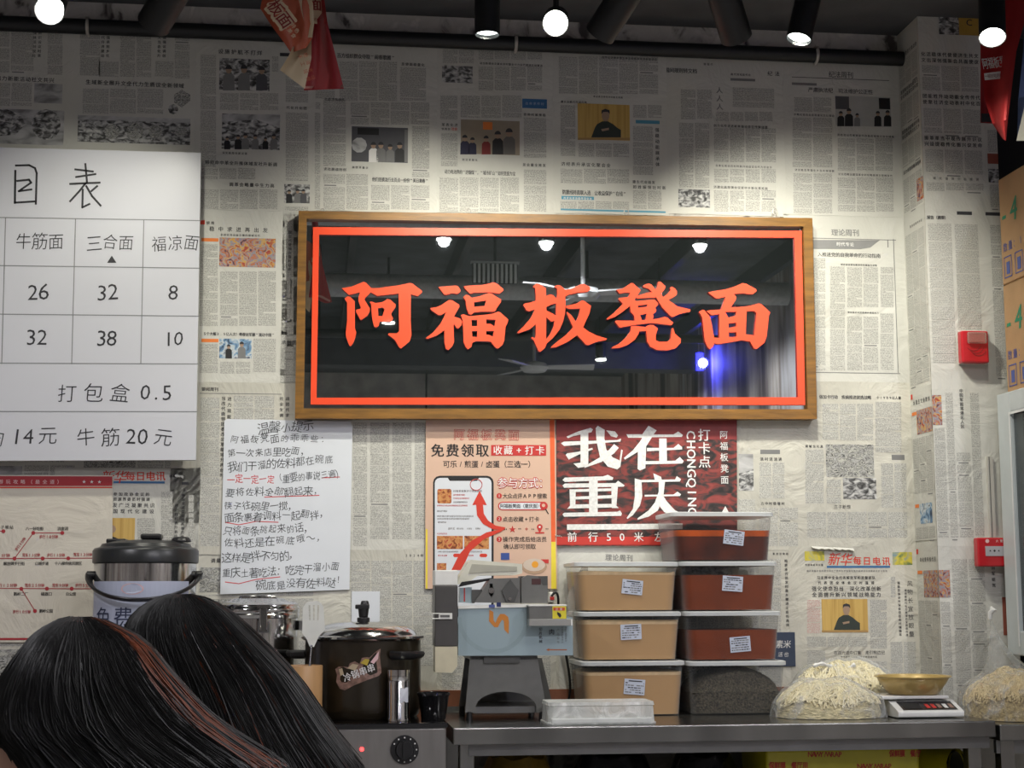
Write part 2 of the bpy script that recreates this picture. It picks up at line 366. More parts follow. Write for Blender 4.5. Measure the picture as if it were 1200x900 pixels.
# ---------------------------------------------------------------- newspapers on the wall
HL = '稳中求进再出发深化改革创新强化使命担当全面提升领域战略能力代表团全体会议时强调现代建设聚共识推动高质量发展百姓生活经济社会乡村振兴文化传承'
def rtxt(n): return ''.join(R.choice(HL) for _ in range(n))
class Sheet:
    def __init__(s, x0, y0, x1, y1, layer=1, m=None, ragged=0):
        s.mb = MB(); s.Y = -.0008*layer; s.r = (x0, y0, x1, y1)
        xm = (x0+x1)/2; ym = (y0+y1)/2; Y = s.Y
        X0 = P(x0, ym, Y).x; X1 = P(x1, ym, Y).x; Z1 = P(xm, y0, Y).z; Z0 = P(xm, y1, Y).z
        pts = []
        def side(a, c, n):
            for i in range(n):
                t = i/n; j = R.uniform(-1, 1)*(.0012+ragged*.004)
                x = a[0]+(c[0]-a[0])*t; z = a[1]+(c[1]-a[1])*t
                if abs(a[0]-c[0]) > abs(a[1]-c[1]): z += j
                else: x += j
                pts.append((x, Y, z))
        side((X0, Z0), (X1, Z0), 8); side((X1, Z0), (X1, Z1), 8); side((X1, Z1), (X0, Z1), 8); side((X0, Z1), (X0, Z0), 8)
        s.mb.plate(pts, m or news, (0, .0006, 0))
        s.Yp = Y-.0004
    def col(s, x0, y0, x1, y1, n=1, m=None):
        m = m or colm; wd = (x1-x0)/n
        for i in range(n):
            a = x0+i*wd+.8; c = x0+(i+1)*wd-.8; y = y0
            while y < y1-1:
                hh = R.uniform(5, 26); e = min(y+hh, y1)
                s.mb.rpx(a, y, c, e, s.Yp, m); y = e
                if y < y1-3:
                    k = R.random()
                    if k < .35 and c-a > 14:
                        t = R.uniform(.3, .8); s.mb.rpx(a, y+.1, a+(c-a)*t, y+1.7, s.Yp, m); y += 1.9
                    elif k < .40 and c-a > 14:
                        s.mb.rpx(a+1, y+1.2, a+2+(c-a)*R.uniform(.4, .85), y+2.5, s.Yp, inkg); y += 3.6
                    else: y += .9
    def head(s, x0, y, x1, h, t=None, m=None, bold=.03):
        t = t or rtxt(max(2, int((x1-x0)/(h*1.12)))); m = m or ink
        s.mb and tpx(s.mb, t, x0, y, x1, y+(x1-x0)*(694-y)/14500*1.0, h, s.Yp-.0002, m, bold=bold)
    def vhead(s, x, y0, y1, h, t=None, m=None, bold=.03):
        t = t or rtxt(max(2, int((y1-y0)/(h*1.2))))
        vpx(s.mb, t, x, y0, y1, h, s.Yp-.0002, m or ink, bold=bold)
    def rect(s, x0, y0, x1, y1, m, d=.0001): s.mb.rpx(x0, y0, x1, y1, s.Yp-d, m)
    def people(s, x0, y0, x1, y1, n, mats, hs=.28):
        Y = s.Yp-.0004
        for i in range(n):
            cx = x0+(x1-x0)*(i+.5)/n+R.uniform(-1, 1)*(x1-x0)/n*.15; H = (y1-y0)*R.uniform(.6, .85); r = H*.13
            m = R.choice(mats); top = y1-H; wd = H*.24
            s.mb.ppx([(cx-wd, y1), (cx-wd*.95, top+H*.42), (cx-wd*.5, top+H*.3), (cx+wd*.5, top+H*.3), (cx+wd*.95, top+H*.42), (cx+wd, y1)], Y, 0, m)
            s.mb.ppx([(cx+r*math.cos(a), top+r*1.2+r*1.25*math.sin(a)) for a in [k*math.pi/4 for k in range(8)]], Y-.0001, 0, mat('print_skin', (.35, .24, .17), .8))
            s.mb.ppx([(cx+r*1.1*math.cos(a), top+r*1.0+r*1.25*math.sin(a)) for a in [math.pi+k*math.pi/5 for k in range(6)]], Y-.0002, 0, ink)
    def photo(s, x0, y0, x1, y1, m, people=0, pm=None, h=1.0):
        s.rect(x0, y0, x1, y1, m)
        if people: s.people(x0+2, y0+(y1-y0)*(1-h), x1-2, y1, people, pm or [black, inkg, mat('print_dark', (.09, .09, .1), .8)])
    def speaker(s, x0, y0, x1, y1):
        """the photograph of a seated speaker in a dark jacket before a yellow curtain"""
        s.rect(x0, y0, x1, y1, ph_yel); w = x1-x0; h = y1-y0; Y = s.Yp-.0004
        q = lambda L: [(x0+a*w, y0+c*h) for a, c in L]
        jk = mat('print_jacket', (.035, .045, .04), .8)
        s.mb.ppx(q([(.26, .93), (.33, .66), (.37, .56), (.47, .48), (.58, .48), (.68, .56), (.76, .66), (.83, .72), (.83, .93)]), Y, 0, jk)
        s.mb.ppx(q([(.47, .2), (.6, .2), (.61, .36), (.57, .48), (.5, .48), (.46, .36)]), Y-.0001, 0, mat('print_skin', (.35, .24, .17), .8))
        s.mb.ppx(q([(.455, .28), (.46, .17), (.53, .13), (.61, .17), (.62, .28), (.58, .22), (.49, .22)]), Y-.0002, 0, ink)
        s.mb.ppx(q([(.45, .7), (.6, .66), (.6, .72), (.47, .76)]), Y-.0002, 0, mat('print_skin', (.35, .24, .17), .8))
        s.mb.ppx(q([(.0, .94), (1, .94), (1, 1), (0, 1)]), Y-.0001, 0, mat('print_tan', (.4, .25, .1), .8))
    def done(s): return s.mb.build('newspaper_sheet', parent=wall)
    def generic(s):
        x0, y0, x1, y1 = s.r; mx = 6; y = y0+8; a = x0+mx; c = x1-mx; W = c-a
        while y < y1-14:
            k = R.random(); n = max(2, int(W/24))
            if k < .45:
                s.head(a+W*.1, y+4, c-W*.1, 5.5); y += 11
            e = min(y1-7, y+R.uniform(30, 75))
            if R.random() < .35 and e-y > 32 and W > 70:
                t = a+W*.5
                s.photo(a+1, y+1, t-2, y+30, R.choice([ph_bw, ph_map, ph_gray]), R.choice([0, 0, 3])); s.col(a, y+33, t-1, e, n//2 or 1); s.col(t, y, c, e, n//2 or 1)
            else: s.col(a, y, c, e, n)
            y = e+3
ptop = 24
# background coverage: a grid of pages everywhere, the ones studied from the picture over it
xs = [-170, -38, 92, 228, 372, 512, 650, 787, 922, 1062]
for j, (ya, yb) in enumerate(((250, 455), (452, 650), (645, 842))):
    for i in range(len(xs)-1):
        if j == 0 and 4 <= i <= 7: continue
        s = Sheet(xs[i]-1, ya, xs[i+1]+2, yb, 1+(i+j) % 2, newsB if j == 2 else news); s.generic(); s.done()
def T(x): return 24+x*.046                     # the papers' top edge, just under the pipe
# top-left spread
s = Sheet(-150, T(-40), 229, 176, 5)
for a, c in ((-38, 12), (93, 118), (140, 178), (204, 223), (12, 40), (55, 74)): s.col(a, 30 if a < 50 else 34, c, 86+a*.03, max(1, round((c-a)/22)))
for x in (41, 47, 121, 127, 187, 193): s.vhead(x, 36, 68, 4, None)
s.col(115, 72, 140, 90, 1); s.col(181, 72, 204, 90, 1)
s.head(-40, 90, 64, 6); s.head(100, 96, 216, 6, None, None, .03)
s.col(-38, 97, 38, 124, 3); s.col(96, 104, 192, 133, 3)
s.photo(-150, 126, 75, 167, ph_gray); s.photo(40, 98, 73, 121, ph_gray)
s.mb.ppx([(36+17*math.cos(a)+18, 146+18*math.sin(a)) for a in [k*math.pi/8 for k in range(16)]], s.Yp-.0003, 0, ph_bw)
s.mb.ppx([(-10, 128), (8, 128), (24, 134), (30, 146), (18, 158), (-10, 160)], s.Yp-.0003, 0, ph_bw)
s.photo(91, 142, 223, 168, ph_bw); s.rect(91, 137, 223, 142, ph_gray)
for x, rr in ((131, 9), (158, 10), (182, 8), (212, 7)):
    s.mb.ppx([(x+rr*math.cos(a), 154+rr*math.sin(a)) for a in [k*math.pi/6 for k in range(12)]], s.Yp-.0005, 0, ph_map)
s.mb.ppx([(204, 111), (213, 105), (223, 111), (223, 118), (213, 126), (204, 120)], s.Yp-.0003, 0, ph_map)
s.mb.ppx([(203+6*math.cos(a), 128+6*math.sin(a)) for a in [k*math.pi/4 for k in range(8)]], s.Yp-.0003, 0, ph_bw)
s.done()
# 228..515 (two pages)
s = Sheet(227, T(230)+4, 372, 247, 3)
s.head(255, 60, 308, 6, '设施护航不打烊'); s.photo(257, 69, 316, 106, ph_bw, 3); s.col(234, 64, 254, 196, 1); s.col(257, 109, 327, 129, 3)
s.photo(260, 134, 328, 175, ph_bw); s.mb.ppx([(260, 134), (328, 134), (328, 150), (300, 140), (260, 143)], s.Yp-.0003, 0, ph_gray)
s.people(262, 152, 326, 175, 6, [black, inkg]); s.head(260, 179, 290, 3)
s.head(240, 190, 325, 5); s.col(234, 197, 300, 210, 3); s.head(268, 216, 322, 5); s.col(234, 222, 326, 245, 4)
s.photo(333, 216, 363, 238, ph_bw, 3); s.col(334, 132, 362, 212, 1); s.head(335, 126, 360, 4); s.col(318, 66, 327, 84, 1)
s.rect(328, 62, 340, 66, ink); s.col(334, 72, 362, 120, 1);  s.col(333, 242, 362, 247, 1)
s.done()
s = Sheet(366, T(380)+4, 512, 248, 4)
s.head(395, 65, 463, 6, '百方组织群众夺取“闹春歌圃”', None, .03); s.col(369, 72, 393, 116, 1); s.col(369, 120, 376, 128, 1); s.col(397, 72, 466, 118, 3); s.head(470, 75, 498, 4, None); s.col(468, 79, 500, 118, 1)
s.col(368, 132, 376, 245, 1); s.col(378, 117, 406, 195, 1); s.head(380, 116, 404, 3.5); s.col(410, 120, 504, 146, 4)
s.photo(412, 149, 478, 190, ph_gray, 0); s.rect(412, 149, 478, 190, mat('print_dark', (.09, .09, .1), .8), .0002)
s.people(433, 158, 462, 190, 3, [inkg, white]); s.people(460, 157, 477, 190, 1, [black]); s.rect(474, 152, 478, 190, inkg, .0006)
s.mb.ppx([(421+9*math.cos(a), 170+9*math.sin(a)) for a in [k*math.pi/5 for k in range(10)]], s.Yp-.0003, 0, ph_gray)
s.rect(419, 150, 444, 158, black, .0005); s.head(412, 196, 432, 3); s.col(482, 148, 504, 208, 1); s.head(379, 198, 406, 4)
s.head(436, 210, 502, 5.5, '他们连锁流行去页点一份份“美日青春”'); s.col(378, 204, 432, 246, 2); s.col(434, 217, 504, 246, 3)
s.done()
s = Sheet(511, T(512)+4, 650, 250, 3)
s.col(518, 58, 556, 74, 2); s.photo(518, 77, 554, 97, ph_bw); s.head(562, 74, 636, 3); s.col(560, 78, 636, 106, 4); s.col(560, 58, 636, 70, 4)
s.col(515, 112, 537, 140, 1); s.col(539, 112, 612, 138, 3); s.rect(612, 116, 641, 127, blueink); s.head(615, 121, 638, 3.5, None, mat('print_pale_blue', (.3, .4, .55), .8)); s.head(613, 134, 640, 3.6)
s.head(517, 146, 537, 4); s.head(517, 151, 528, 3); s.head(529, 151, 536, 4, None, redink); s.col(516, 156, 537, 195, 1); s.col(613, 138, 641, 185, 1)
s.photo(540, 141, 609, 181, mat('print_room', (.3, .25, .19), .8), 0)
s.people(540, 150, 558, 181, 2, [mat('print_navy', (.03, .03, .06), .8)]); s.people(560, 146, 578, 181, 1, [mat('print_maroon', (.2, .03, .03), .8)]); s.people(574, 142, 592, 181, 1, [black]); s.people(588, 136, 610, 181, 1, [mat('print_grey_coat', (.14, .13, .12), .8)])
s.rect(566, 143, 577, 152, orink, .0002); s.head(541, 187, 560, 3); s.head(521, 201, 604, 5.5, '动力电池界的“逆烟煤”，“城市矿山”如何变废为宝', None, .02); s.head(612, 193, 640, 4)
s.col(514, 208, 609, 248, 4); s.col(613, 199, 641, 248, 1); s.done()
s = Sheet(648, T(655)+4, 782, 251, 4)
s.col(654, 66, 772, 110, 5); s.head(705, 67, 770, 3); s.head(657, 119, 688, 3); s.head(695, 113, 730, 2.5)
s.col(656, 123, 675, 183, 1); s.speaker(677, 122, 738, 164); s.col(741, 123, 776, 138, 2); s.rect(745, 141, 773, 145, tealink)
s.col(741, 148, 766, 205, 1); s.vhead(770, 149, 196, 5); s.col(677, 168, 738, 184, 3); s.head(657, 192, 716, 5); s.col(656, 198, 738, 215, 3)
s.head(741, 213, 768, 4, None, None); s.head(741, 219, 781, 4.5); s.head(659, 225, 734, 6, '防震线持直联入连 让收益保护“在线”', None, .03); s.rect(658, 230, 696, 234, tealink); s.head(660, 232, 694, 3, None, white)
s.col(656, 236, 738, 245, 4); s.col(741, 223, 776, 245, 2); s.rect(657, 246, 780, 248, tealink); s.done()
s = Sheet(781, T(785)+4, 921, 252, 3)
s.head(777+2, 82, 817, 6, '国间规则转文档'); s.col(797, 105, 835, 140, 2); s.head(824, 75, 836, 3); s.head(856, 87, 880, 3); s.rect(856, 92, 885, 95, inkg); s.vhead(843, 101, 130, 8, '人人人', inkg)
s.col(858, 103, 908, 126, 1); s.col(838, 131, 906, 142, 4); s.head(836, 147, 900, 3.5); s.col(836, 150, 910, 190, 4); s.head(838, 194, 905, 3); s.col(836, 198, 910, 214, 4); s.head(836, 219, 900, 3.5)
s.col(795, 144, 832, 220, 2); s.head(797, 226, 832, 4); s.photo(795, 222, 832, 243, ph_bw); s.col(836, 223, 910, 248, 4); s.head(898, 86, 915, 6, '纪法'); s.done()
s = Sheet(919, T(925)+3, 1068, 253, 5)
s.head(971, 87, 1000, 8, '纪法周刊', None, .01); s.rect(928, 92, 1042, 92.7, ink); s.rect(928, 97, 957, 100, inkg); s.head(947, 105, 1023, 6, '严肃执法纪 司法维护公正性', None, .02)
s.col(930, 114, 975, 131, 2); s.photo(979, 113, 1044, 148, mat('print_meeting', (.42, .42, .4), .8), 0); s.people(982, 122, 1000, 148, 2, [black]); s.people(998, 124, 1015, 148, 1, [inkg]); s.people(1022, 126, 1044, 148, 2, [black])
s.rect(979, 113, 995, 128, mat('print_dark', (.09, .09, .1), .8), .0002); s.rect(1030, 115, 1043, 128, black, .0002)
s.head(930, 134, 978, 3); s.col(928, 138, 976, 196, 2); s.head(981, 158, 1048, 3); s.col(981, 162, 1047, 200, 3); s.head(931, 199, 978, 3); s.col(929, 203, 976, 250, 2); s.head(982, 204, 1046, 3); s.col(981, 208, 1048, 248, 3); s.done()
# left strip by the menu board
s = Sheet(200, 246, 330, 452, 4)
s.rect(234, 258, 240, 263, redink); s.head(241, 261, 252, 4); s.head(243, 268, 316, 6, '稳中求进再出发', None, .02); s.head(258, 275, 305, 3)
s.photo(257, 279, 323, 313, ph_col); s.rect(236, 279, 256, 283, orink); s.col(233, 286, 256, 382, 1); s.col(257, 318, 324, 382, 3)
s.head(238, 391, 322, 4.5, '5个大幅3.5亿人次！粤春运军棚“流动中国”'); s.rect(236, 397, 256, 401, orink); s.photo(257, 397, 295, 420, ph_blue, 2); s.col(296, 397, 324, 436, 1); s.col(257, 424, 294, 438, 2); s.col(233, 403, 256, 437, 1); s.done()
s = Sheet(328, 247, 420, 452, 2); s.vhead(340, 270, 318, 4); s.col(326, 258, 337, 440, 1); s.col(343, 258, 400, 440, 2); s.done()
s = Sheet(200, 448, 372, 650, 5, newsB)
s.head(236, 456, 256, 5, '要闻周刊', None, .02); s.rect(234, 461, 330, 461.8, inkg); s.vhead(262, 464, 560, 5); s.vhead(269, 464, 492, 5); s.col(234, 466, 258, 640, 1); s.col(273, 464, 322, 640, 2); s.vhead(330, 464, 490, 4.5); s.vhead(337, 464, 490, 4.5); s.done()
s = Sheet(372, 440, 512, 648, 3)
s.col(380, 495, 410, 640, 1); s.col(413, 495, 431, 640, 1); s.col(433, 495, 457, 632, 1); s.col(459, 495, 483, 632, 1); s.col(485, 495, 510, 632, 1); s.done()
s = Sheet(372, 644, 512, 842, 4, newsB); s.head(474, 651, 506, 4, '2024年3月'); s.col(410, 657, 508, 780, 4); s.done()
# masthead page left, behind the steel bucket
s = Sheet(60, 548, 232, 810, 5)
tpx(s.mb, '新华', 119, 559, 149, 559, 16, s.Yp-.0003, redink, bold=.01, shear=.2); tpx(s.mb, '每日电讯', 147, 558, 194, 558, 11.5, s.Yp-.0003, redink, bold=.03)
s.rect(133, 564, 193, 566.5, blueink); s.rect(213, 565, 221, 568, ink); s.head(198, 558, 218, 3)
s.head(132, 579, 176, 4.5, '参加政协会议的'); s.head(132, 585, 176, 4.5, '资源界委员时强调'); s.head(131, 592, 182, 5.5, '发广泛凝聚共识', None, .02); s.head(131, 599, 182, 5.5, '国现代化建设', None, .02)
s.rect(131, 607, 158, 636, ph_yel); s.mb.ppx([(128, 636), (130, 628), (138, 631), (141, 636)], s.Yp-.0004, 0, black)
s.mb.ppx([(131+5*math.cos(a), 620+5*math.sin(a)) for a in [k*math.pi/4 for k in range(8)]], s.Yp-.0003, 0, mat('print_skin', (.35, .24, .17), .8))
s.col(160, 607, 182, 660, 1); s.col(188, 576, 203, 640, 1); s.vhead(207, 590, 636, 4); s.vhead(215, 578, 636, 4); s.col(220, 580, 228, 700, 1); s.done()
# right: theory weekly
s = Sheet(921, 252, 1064, 454, 3)
tpx(s.mb, '理论周刊', 974, 272.5, 1007, 273, 8.5, s.Yp-.0002, inkg, bold=.03)
for r_ in ((920, 279.4, 1050, 280.2), (1049.4, 280, 1050.2, 437), (920, 436.4, 1055, 437.2)): s.rect(*r_, inkg)
s.mb.ppx([(920, 281), (1031, 281.5), (1020, 290), (1008, 292), (920, 291.5)], s.Yp-.0002, 0, mat('print_grey_band', (.24, .24, .24), .8)); s.head(980, 286, 1001, 5, '时代专论', white); s.rect(1040, 281, 1041, 290, inkg)
s.head(958, 298, 1032, 5.5, '入推进党的自我革命的行动指南', None, .02); s.head(985, 310, 1028, 2.5)
s.col(930, 302, 968, 434, 1); s.col(972, 312, 991, 434, 1); s.col(992, 313, 1030, 360, 2); s.col(1031, 313, 1048, 360, 1); s.head(993, 366, 1030, 2.5); s.col(992, 371, 1030, 434, 2); s.col(1031, 367, 1048, 434, 1); s.done()
s = Sheet(862, 447, 1070, 645, 4, newsB)
s.head(960, 465, 1021, 5, '做加卡行动 疾病推进就选战略'); s.head(1027, 466, 1056, 4, '十1989以人事'); s.col(963, 473, 1024, 516, 3); s.col(1025, 471, 1057, 530, 1)
s.head(943, 523, 965, 3.5); s.photo(968, 521, 1024, 559, ph_map); s.photo(988, 560, 1027, 585, ph_bw); s.rect(1045, 533, 1060, 539, inkg); s.col(1032, 543, 1063, 595, 2); s.col(943, 527, 966, 590, 1); s.col(968, 562, 986, 590, 1)
s.head(977, 594, 997, 5, '庄子断想', None, 0); s.col(945, 600, 1064, 630, 5); s.head(890, 538, 917, 4.5); s.rect(891, 527, 914, 532, inkg); s.col(889, 542, 920, 584, 2); s.photo(866, 532, 883, 575, ph_gray); s.mb.ppx([(866, 555), (883, 550), (883, 575), (866, 575)], s.Yp-.0003, 0, ph_bw)
s.head(891, 590, 920, 4); s.col(889, 595, 936, 640, 2); s.col(865, 585, 886, 640, 1); s.done()
s = Sheet(926, 640, 1082, 842, 5, newsB, 1)
tpx(s.mb, '新华', 971, 655, 999, 656, 16, s.Yp-.0003, redink, bold=.01, shear=.2); tpx(s.mb, '每日电讯', 999, 657, 1044, 658, 10.5, s.Yp-.0003, redink, bold=.03)
s.rect(969, 663, 1043, 665.5, blueink); s.photo(943, 646, 966, 657, ph_gy); s.photo(1046, 647, 1069, 662, ph_gy); s.head(945, 669, 1040, 2.5, None, inkg); s.head(943, 662, 965, 2.5)
s.head(957, 677, 1026, 4, '习主席中全会代表解放军和武警部队'); s.head(957, 683, 1026, 4, '代表团全体会议时强调'); s.head(951, 690, 1033, 6, '强化使命担当 深化改革创新', None, .02); s.head(951, 697, 1033, 6, '全面提升新兴领域战略能力', None, .02)
s.speaker(963, 702, 1017, 741); s.col(945, 703, 962, 742, 1, colr); s.col(1019, 703, 1040, 760, 1); s.col(1043, 676, 1050, 700, 1); s.vhead(1053, 681, 746, 3.5); s.vhead(1061, 690, 746, 3); s.vhead(1066, 679, 748, 7, '风物长宜放眼量', None, 0)
s.col(945, 746, 1017, 758, 3); s.col(945, 762, 968, 838, 1); s.head(977, 765, 1037, 5, '在百光造中订集 走引熊边记', None, 0); s.head(985, 770, 1028, 2.5); s.col(970, 775, 1040, 838, 3); s.col(1043, 752, 1074, 838, 2); s.done()
s = Sheet(860, 636, 932, 842, 3, newsB); s.vhead(921, 655, 735, 4); s.vhead(926, 655, 700, 3); s.head(905, 649, 928, 3); s.col(865, 655, 916, 840, 2); s.done()
s = Sheet(655, 630, 800, 842, 3, news)
tpx(s.mb, '理论周刊', 709, 653, 742, 654, 8, s.Yp-.0002, inkg, bold=.03); s.rect(672, 661, 790, 662, inkg); s.col(664, 672, 790, 830, 5); s.done()
# torn flakes of paper standing off the wall
flake = MB()
for (x, y, l) in ((951, 640, 26), (976, 641, 24), (205, 556, 10), (650, 625, 8)):
    A = P(x, y, -.006); B = P(x+l, y+1.5, -.006); n_ = 7; prev = None
    for i in range(n_):
        a = A.lerp(B, i/n_); c = A.lerp(B, (i+1)/n_)
        h0 = .006+.005*((i*37) % 5)/5; h1 = .006+.005*(((i+1)*37) % 5)/5
        flake.quad([a, c, (c.x, -.016, c.z-h1), (a.x, -.016, a.z-h0)], news)
flake.build('torn_paper', parent=wall)

# ---- pages on the pillar (front face and side face)
def pillar_face(front):
    Y = YP-.0012; X = XP-.0012
    def rect(mb, a0, y0, a1, y1, m, d=0):
        # a in 0..1 across the face; y as picture rows on the corner line
        zt = P(1094, y0, YP).z; zb = P(1094, y1, YP).z
        if front:
            xa = XP+(XQ-XP)*a0; xb = XP+(XQ-XP)*a1; mb.quad([(xa, Y-d, zb), (xb, Y-d, zb), (xb, Y-d, zt), (xa, Y-d, zt)], m)
        else:
            ya = YP*a0; yb = YP*a1; mb.quad([(X-d, ya, zb), (X-d, yb, zb), (X-d, yb, zt), (X-d, ya, zt)], m)
    def txt(mb, t, a0, y, a1, h, m, bold=.03):
        z = P(1094, y, YP).z; hh = h*.0028
        if front: letters(mb, t, (XP+(XQ-XP)*a0, Y-.0014, z), (1, 0, 0), (0, 0, 1), (XQ-XP)*(a1-a0), hh, m, bold=bold)
        else: letters(mb, t, (X-.0014, YP*a0, z), (0, -1, 0), (0, 0, 1), -YP*(a1-a0), hh, m, bold=bold)
    def col(mb, a0, y0, a1, y1, n):
        w_ = (a1-a0)/n
        for i in range(n):
            y = y0
            while y < y1-2:
                e = min(y1, y+R.uniform(8, 30)); rect(mb, a0+w_*i+.012, y, a0+w_*(i+1)-.012, e, colm, .0009); y = e+1
                if R.random() < .3: rect(mb, a0+w_*i+.03, y+1, a0+w_*(i+.8), y+2.2, inkg, .0010); y += 3.4
    def sheet(y0, y1, a0=0.0, a1=1.0, d=0):
        mb = MB(); rect(mb, a0, y0, a1, y1, news, d); return mb
    if front:
        mb = sheet(20, 225, .0, .84)
        rect(mb, .28, 12, .55, 40, ph_bw, .0011); rect(mb, .55, 12, .84, 40, mat('print_ochre', (.45, .28, .05), .8), .0011); txt(mb, 'C', .62, 25, .76, 12, ink)
        for k, y in enumerate((64, 71, 113, 120, 162, 169)): txt(mb, rtxt(11), .02, y, .8, 6, ink)
        for a in ((77, 106), (127, 156), (175, 203)): col(mb, .02, a[0], .8, a[1], 3)
        txt(mb, rtxt(8), .1, 209, .75, 4, ink, .0); col(mb, .02, 214, .8, 224, 3); mb.build('newspaper_sheet', parent=pillar)
        mb = sheet(140, 248, .84, 1.0); rect(mb, .86, 178, 1., 190, mat('print_brick', (.3, .08, .05), .8), .0011); rect(mb, .86, 196, 1., 212, ph_bw, .0011); col(mb, .86, 150, 1., 176, 1); col(mb, .86, 214, 1., 246, 1); mb.build('newspaper_sheet', parent=pillar)
        mb = sheet(223, 458, 0, 1, .0002); txt(mb, '报告（摘要）', .02, 255, .3, 5, ink); rect(mb, .42, 247, .62, 251, ink, .0011); rect(mb, .8, 247, 1, 251, ink, .0011)
        col(mb, .02, 262, .35, 425, 1); col(mb, .37, 262, .7, 425, 1); col(mb, .84, 262, 1, 440, 1); mb.build('newspaper_sheet', parent=pillar)
        mb = sheet(456, 640, 0, 1, .0004); rect(mb, 0, 463, .12, 498, ph_col, .0011)
        col(mb, .16, 460, .28, 630, 1); col(mb, .48, 460, .62, 630, 1); col(mb, .0, 502, .16, 630, 1); col(mb, .28, 530, .48, 630, 1)
        z = P(1094, 455, YP).z; letters(mb, '中国军姐驾港无人区', (XP+(XQ-XP)*.38, Y-.0016, z), (1, 0, 0), (0, 0, 1), .14, .014, ink, vertical=True, bold=.02)
        rect(mb, .86, 500, .93, 530, redink, .0012); rect(mb, .86, 585, .96, 625, ph_col, .0012); mb.build('newspaper_sheet', parent=pillar)
        mb = sheet(638, 842, 0, 1, .0002); rect(mb, 0, 668, .14, 700, ph_col, .0011); col(mb, .16, 655, .6, 830, 2); col(mb, .0, 705, .14, 830, 1)
        z = P(1094, 655, YP).z; letters(mb, '中国军姐驾', (XP+(XQ-XP)*.7, Y-.0016, z), (1, 0, 0), (0, 0, 1), .1, .014, ink, vertical=True, bold=.02); rect(mb, .8, 700, .9, 745, mat('print_brick', (.3, .08, .05), .8), .0011); mb.build('newspaper_sheet', parent=pillar)
    else:
        mb = sheet(26, 240)
        for k, y in enumerate((50, 92, 98, 140, 146, 188)): txt(mb, rtxt(9), .1, y, .95, 6, ink)
        for a in ((56, 86), (104, 134), (152, 182), (196, 236)): col(mb, .06, a[0], .96, a[1], 3)
        rect(mb, .7, 206, 1, 232, ph_col, .0011); mb.build('newspaper_sheet', parent=pillar)
        mb = sheet(238, 458, 0, 1, .0002); txt(mb, rtxt(7), .3, 256, .9, 4, ink); col(mb, .06, 264, .96, 445, 3); mb.build('newspaper_sheet', parent=pillar)
        mb = sheet(450, 632, 0, 1, .0004); rect(mb, .06, 455, .14, 461, redink, .0011); txt(mb, rtxt(7), .15, 466, .95, 6, ink)
        rect(mb, .3, 476, 1, 505, ph_col, .0011); rect(mb, .08, 477, .3, 481, orink, .0011); col(mb, .06, 509, .96, 575, 3); rect(mb, .3, 588, .85, 612, ph_blue, .0011); rect(mb, .08, 588, .26, 592, orink, .0011); col(mb, .06, 616, .96, 630, 3); mb.build('newspaper_sheet', parent=pillar)
        mb = sheet(634, 850, 0, 1, .0002); rect(mb, .06, 642, .14, 648, redink, .0011); txt(mb, rtxt(7), .2, 655, .95, 6, ink); rect(mb, .35, 668, 1, 700, ph_col, .0011); rect(mb, .08, 668, .3, 672, orink, .0011); col(mb, .06, 704, .96, 840, 3); mb.build('newspaper_sheet', parent=pillar)
pillar_face(True); pillar_face(False)

exec_parts = True
# ================================================================ CEILING EDGE: pipe, spotlights, pennants
steel = mat('reflection_banded_steel', (.25, .25, .24), .25, .97, var=.45, scale=3.5, stretch=(1.2, 1, .2))  # vertical bands in the colour imitate reflections
steel_s = mat('polished_steel', (.6, .6, .6), .12, 1, var=.06, scale=6, stretch=(6, 6, .4))
steel_d = mat('dull_steel', (.2, .2, .195), .42, .9, var=.15, scale=8)
blackp = mat('black_plastic', (.012, .012, .013), .35, var=.1)
blackm = mat('black_paint', (.008, .009, .010), .5, var=.15, scale=20)
pz = P(600, 51, -.05).z; prd = .0265
root = thing('pipe', (0, -.05, pz-prd), 'long black pipe running level along the top of the papered wall', 'pipe')
b = MB(); b.cyl((XL, -.05, pz), (XP-.002, -.05, pz), prd, blackm, n=20); b.build('tube', parent=root, smooth=True)
for px in (103, 604, 955):
    x = P(px, 40, -.05).x; b = MB()
    b.tube([(x, -.05+(prd+.003)*math.cos(t), pz+(prd+.003)*math.sin(t)) for t in [math.radians(a) for a in range(150, 300, 12)]], .006, mat('bare_zinc', (.5, .48, .45), .5, .6), n=6)
    b.box(x-.008, x+.008, -.079, -.0, pz+prd+.0, pz+prd+.004, MATS['bare_zinc'])
    b.build('pipe_clip', parent=root, smooth=True, label='pale metal pipe clip')
lamp_face = mat('lamp_glow', (1, 1, 1), .5, emit=(1, 1, .93), es=18)
lamp_dim = mat('lamp_glow_side', (1, 1, 1), .5, emit=(.9, 1, .95), es=3.0)
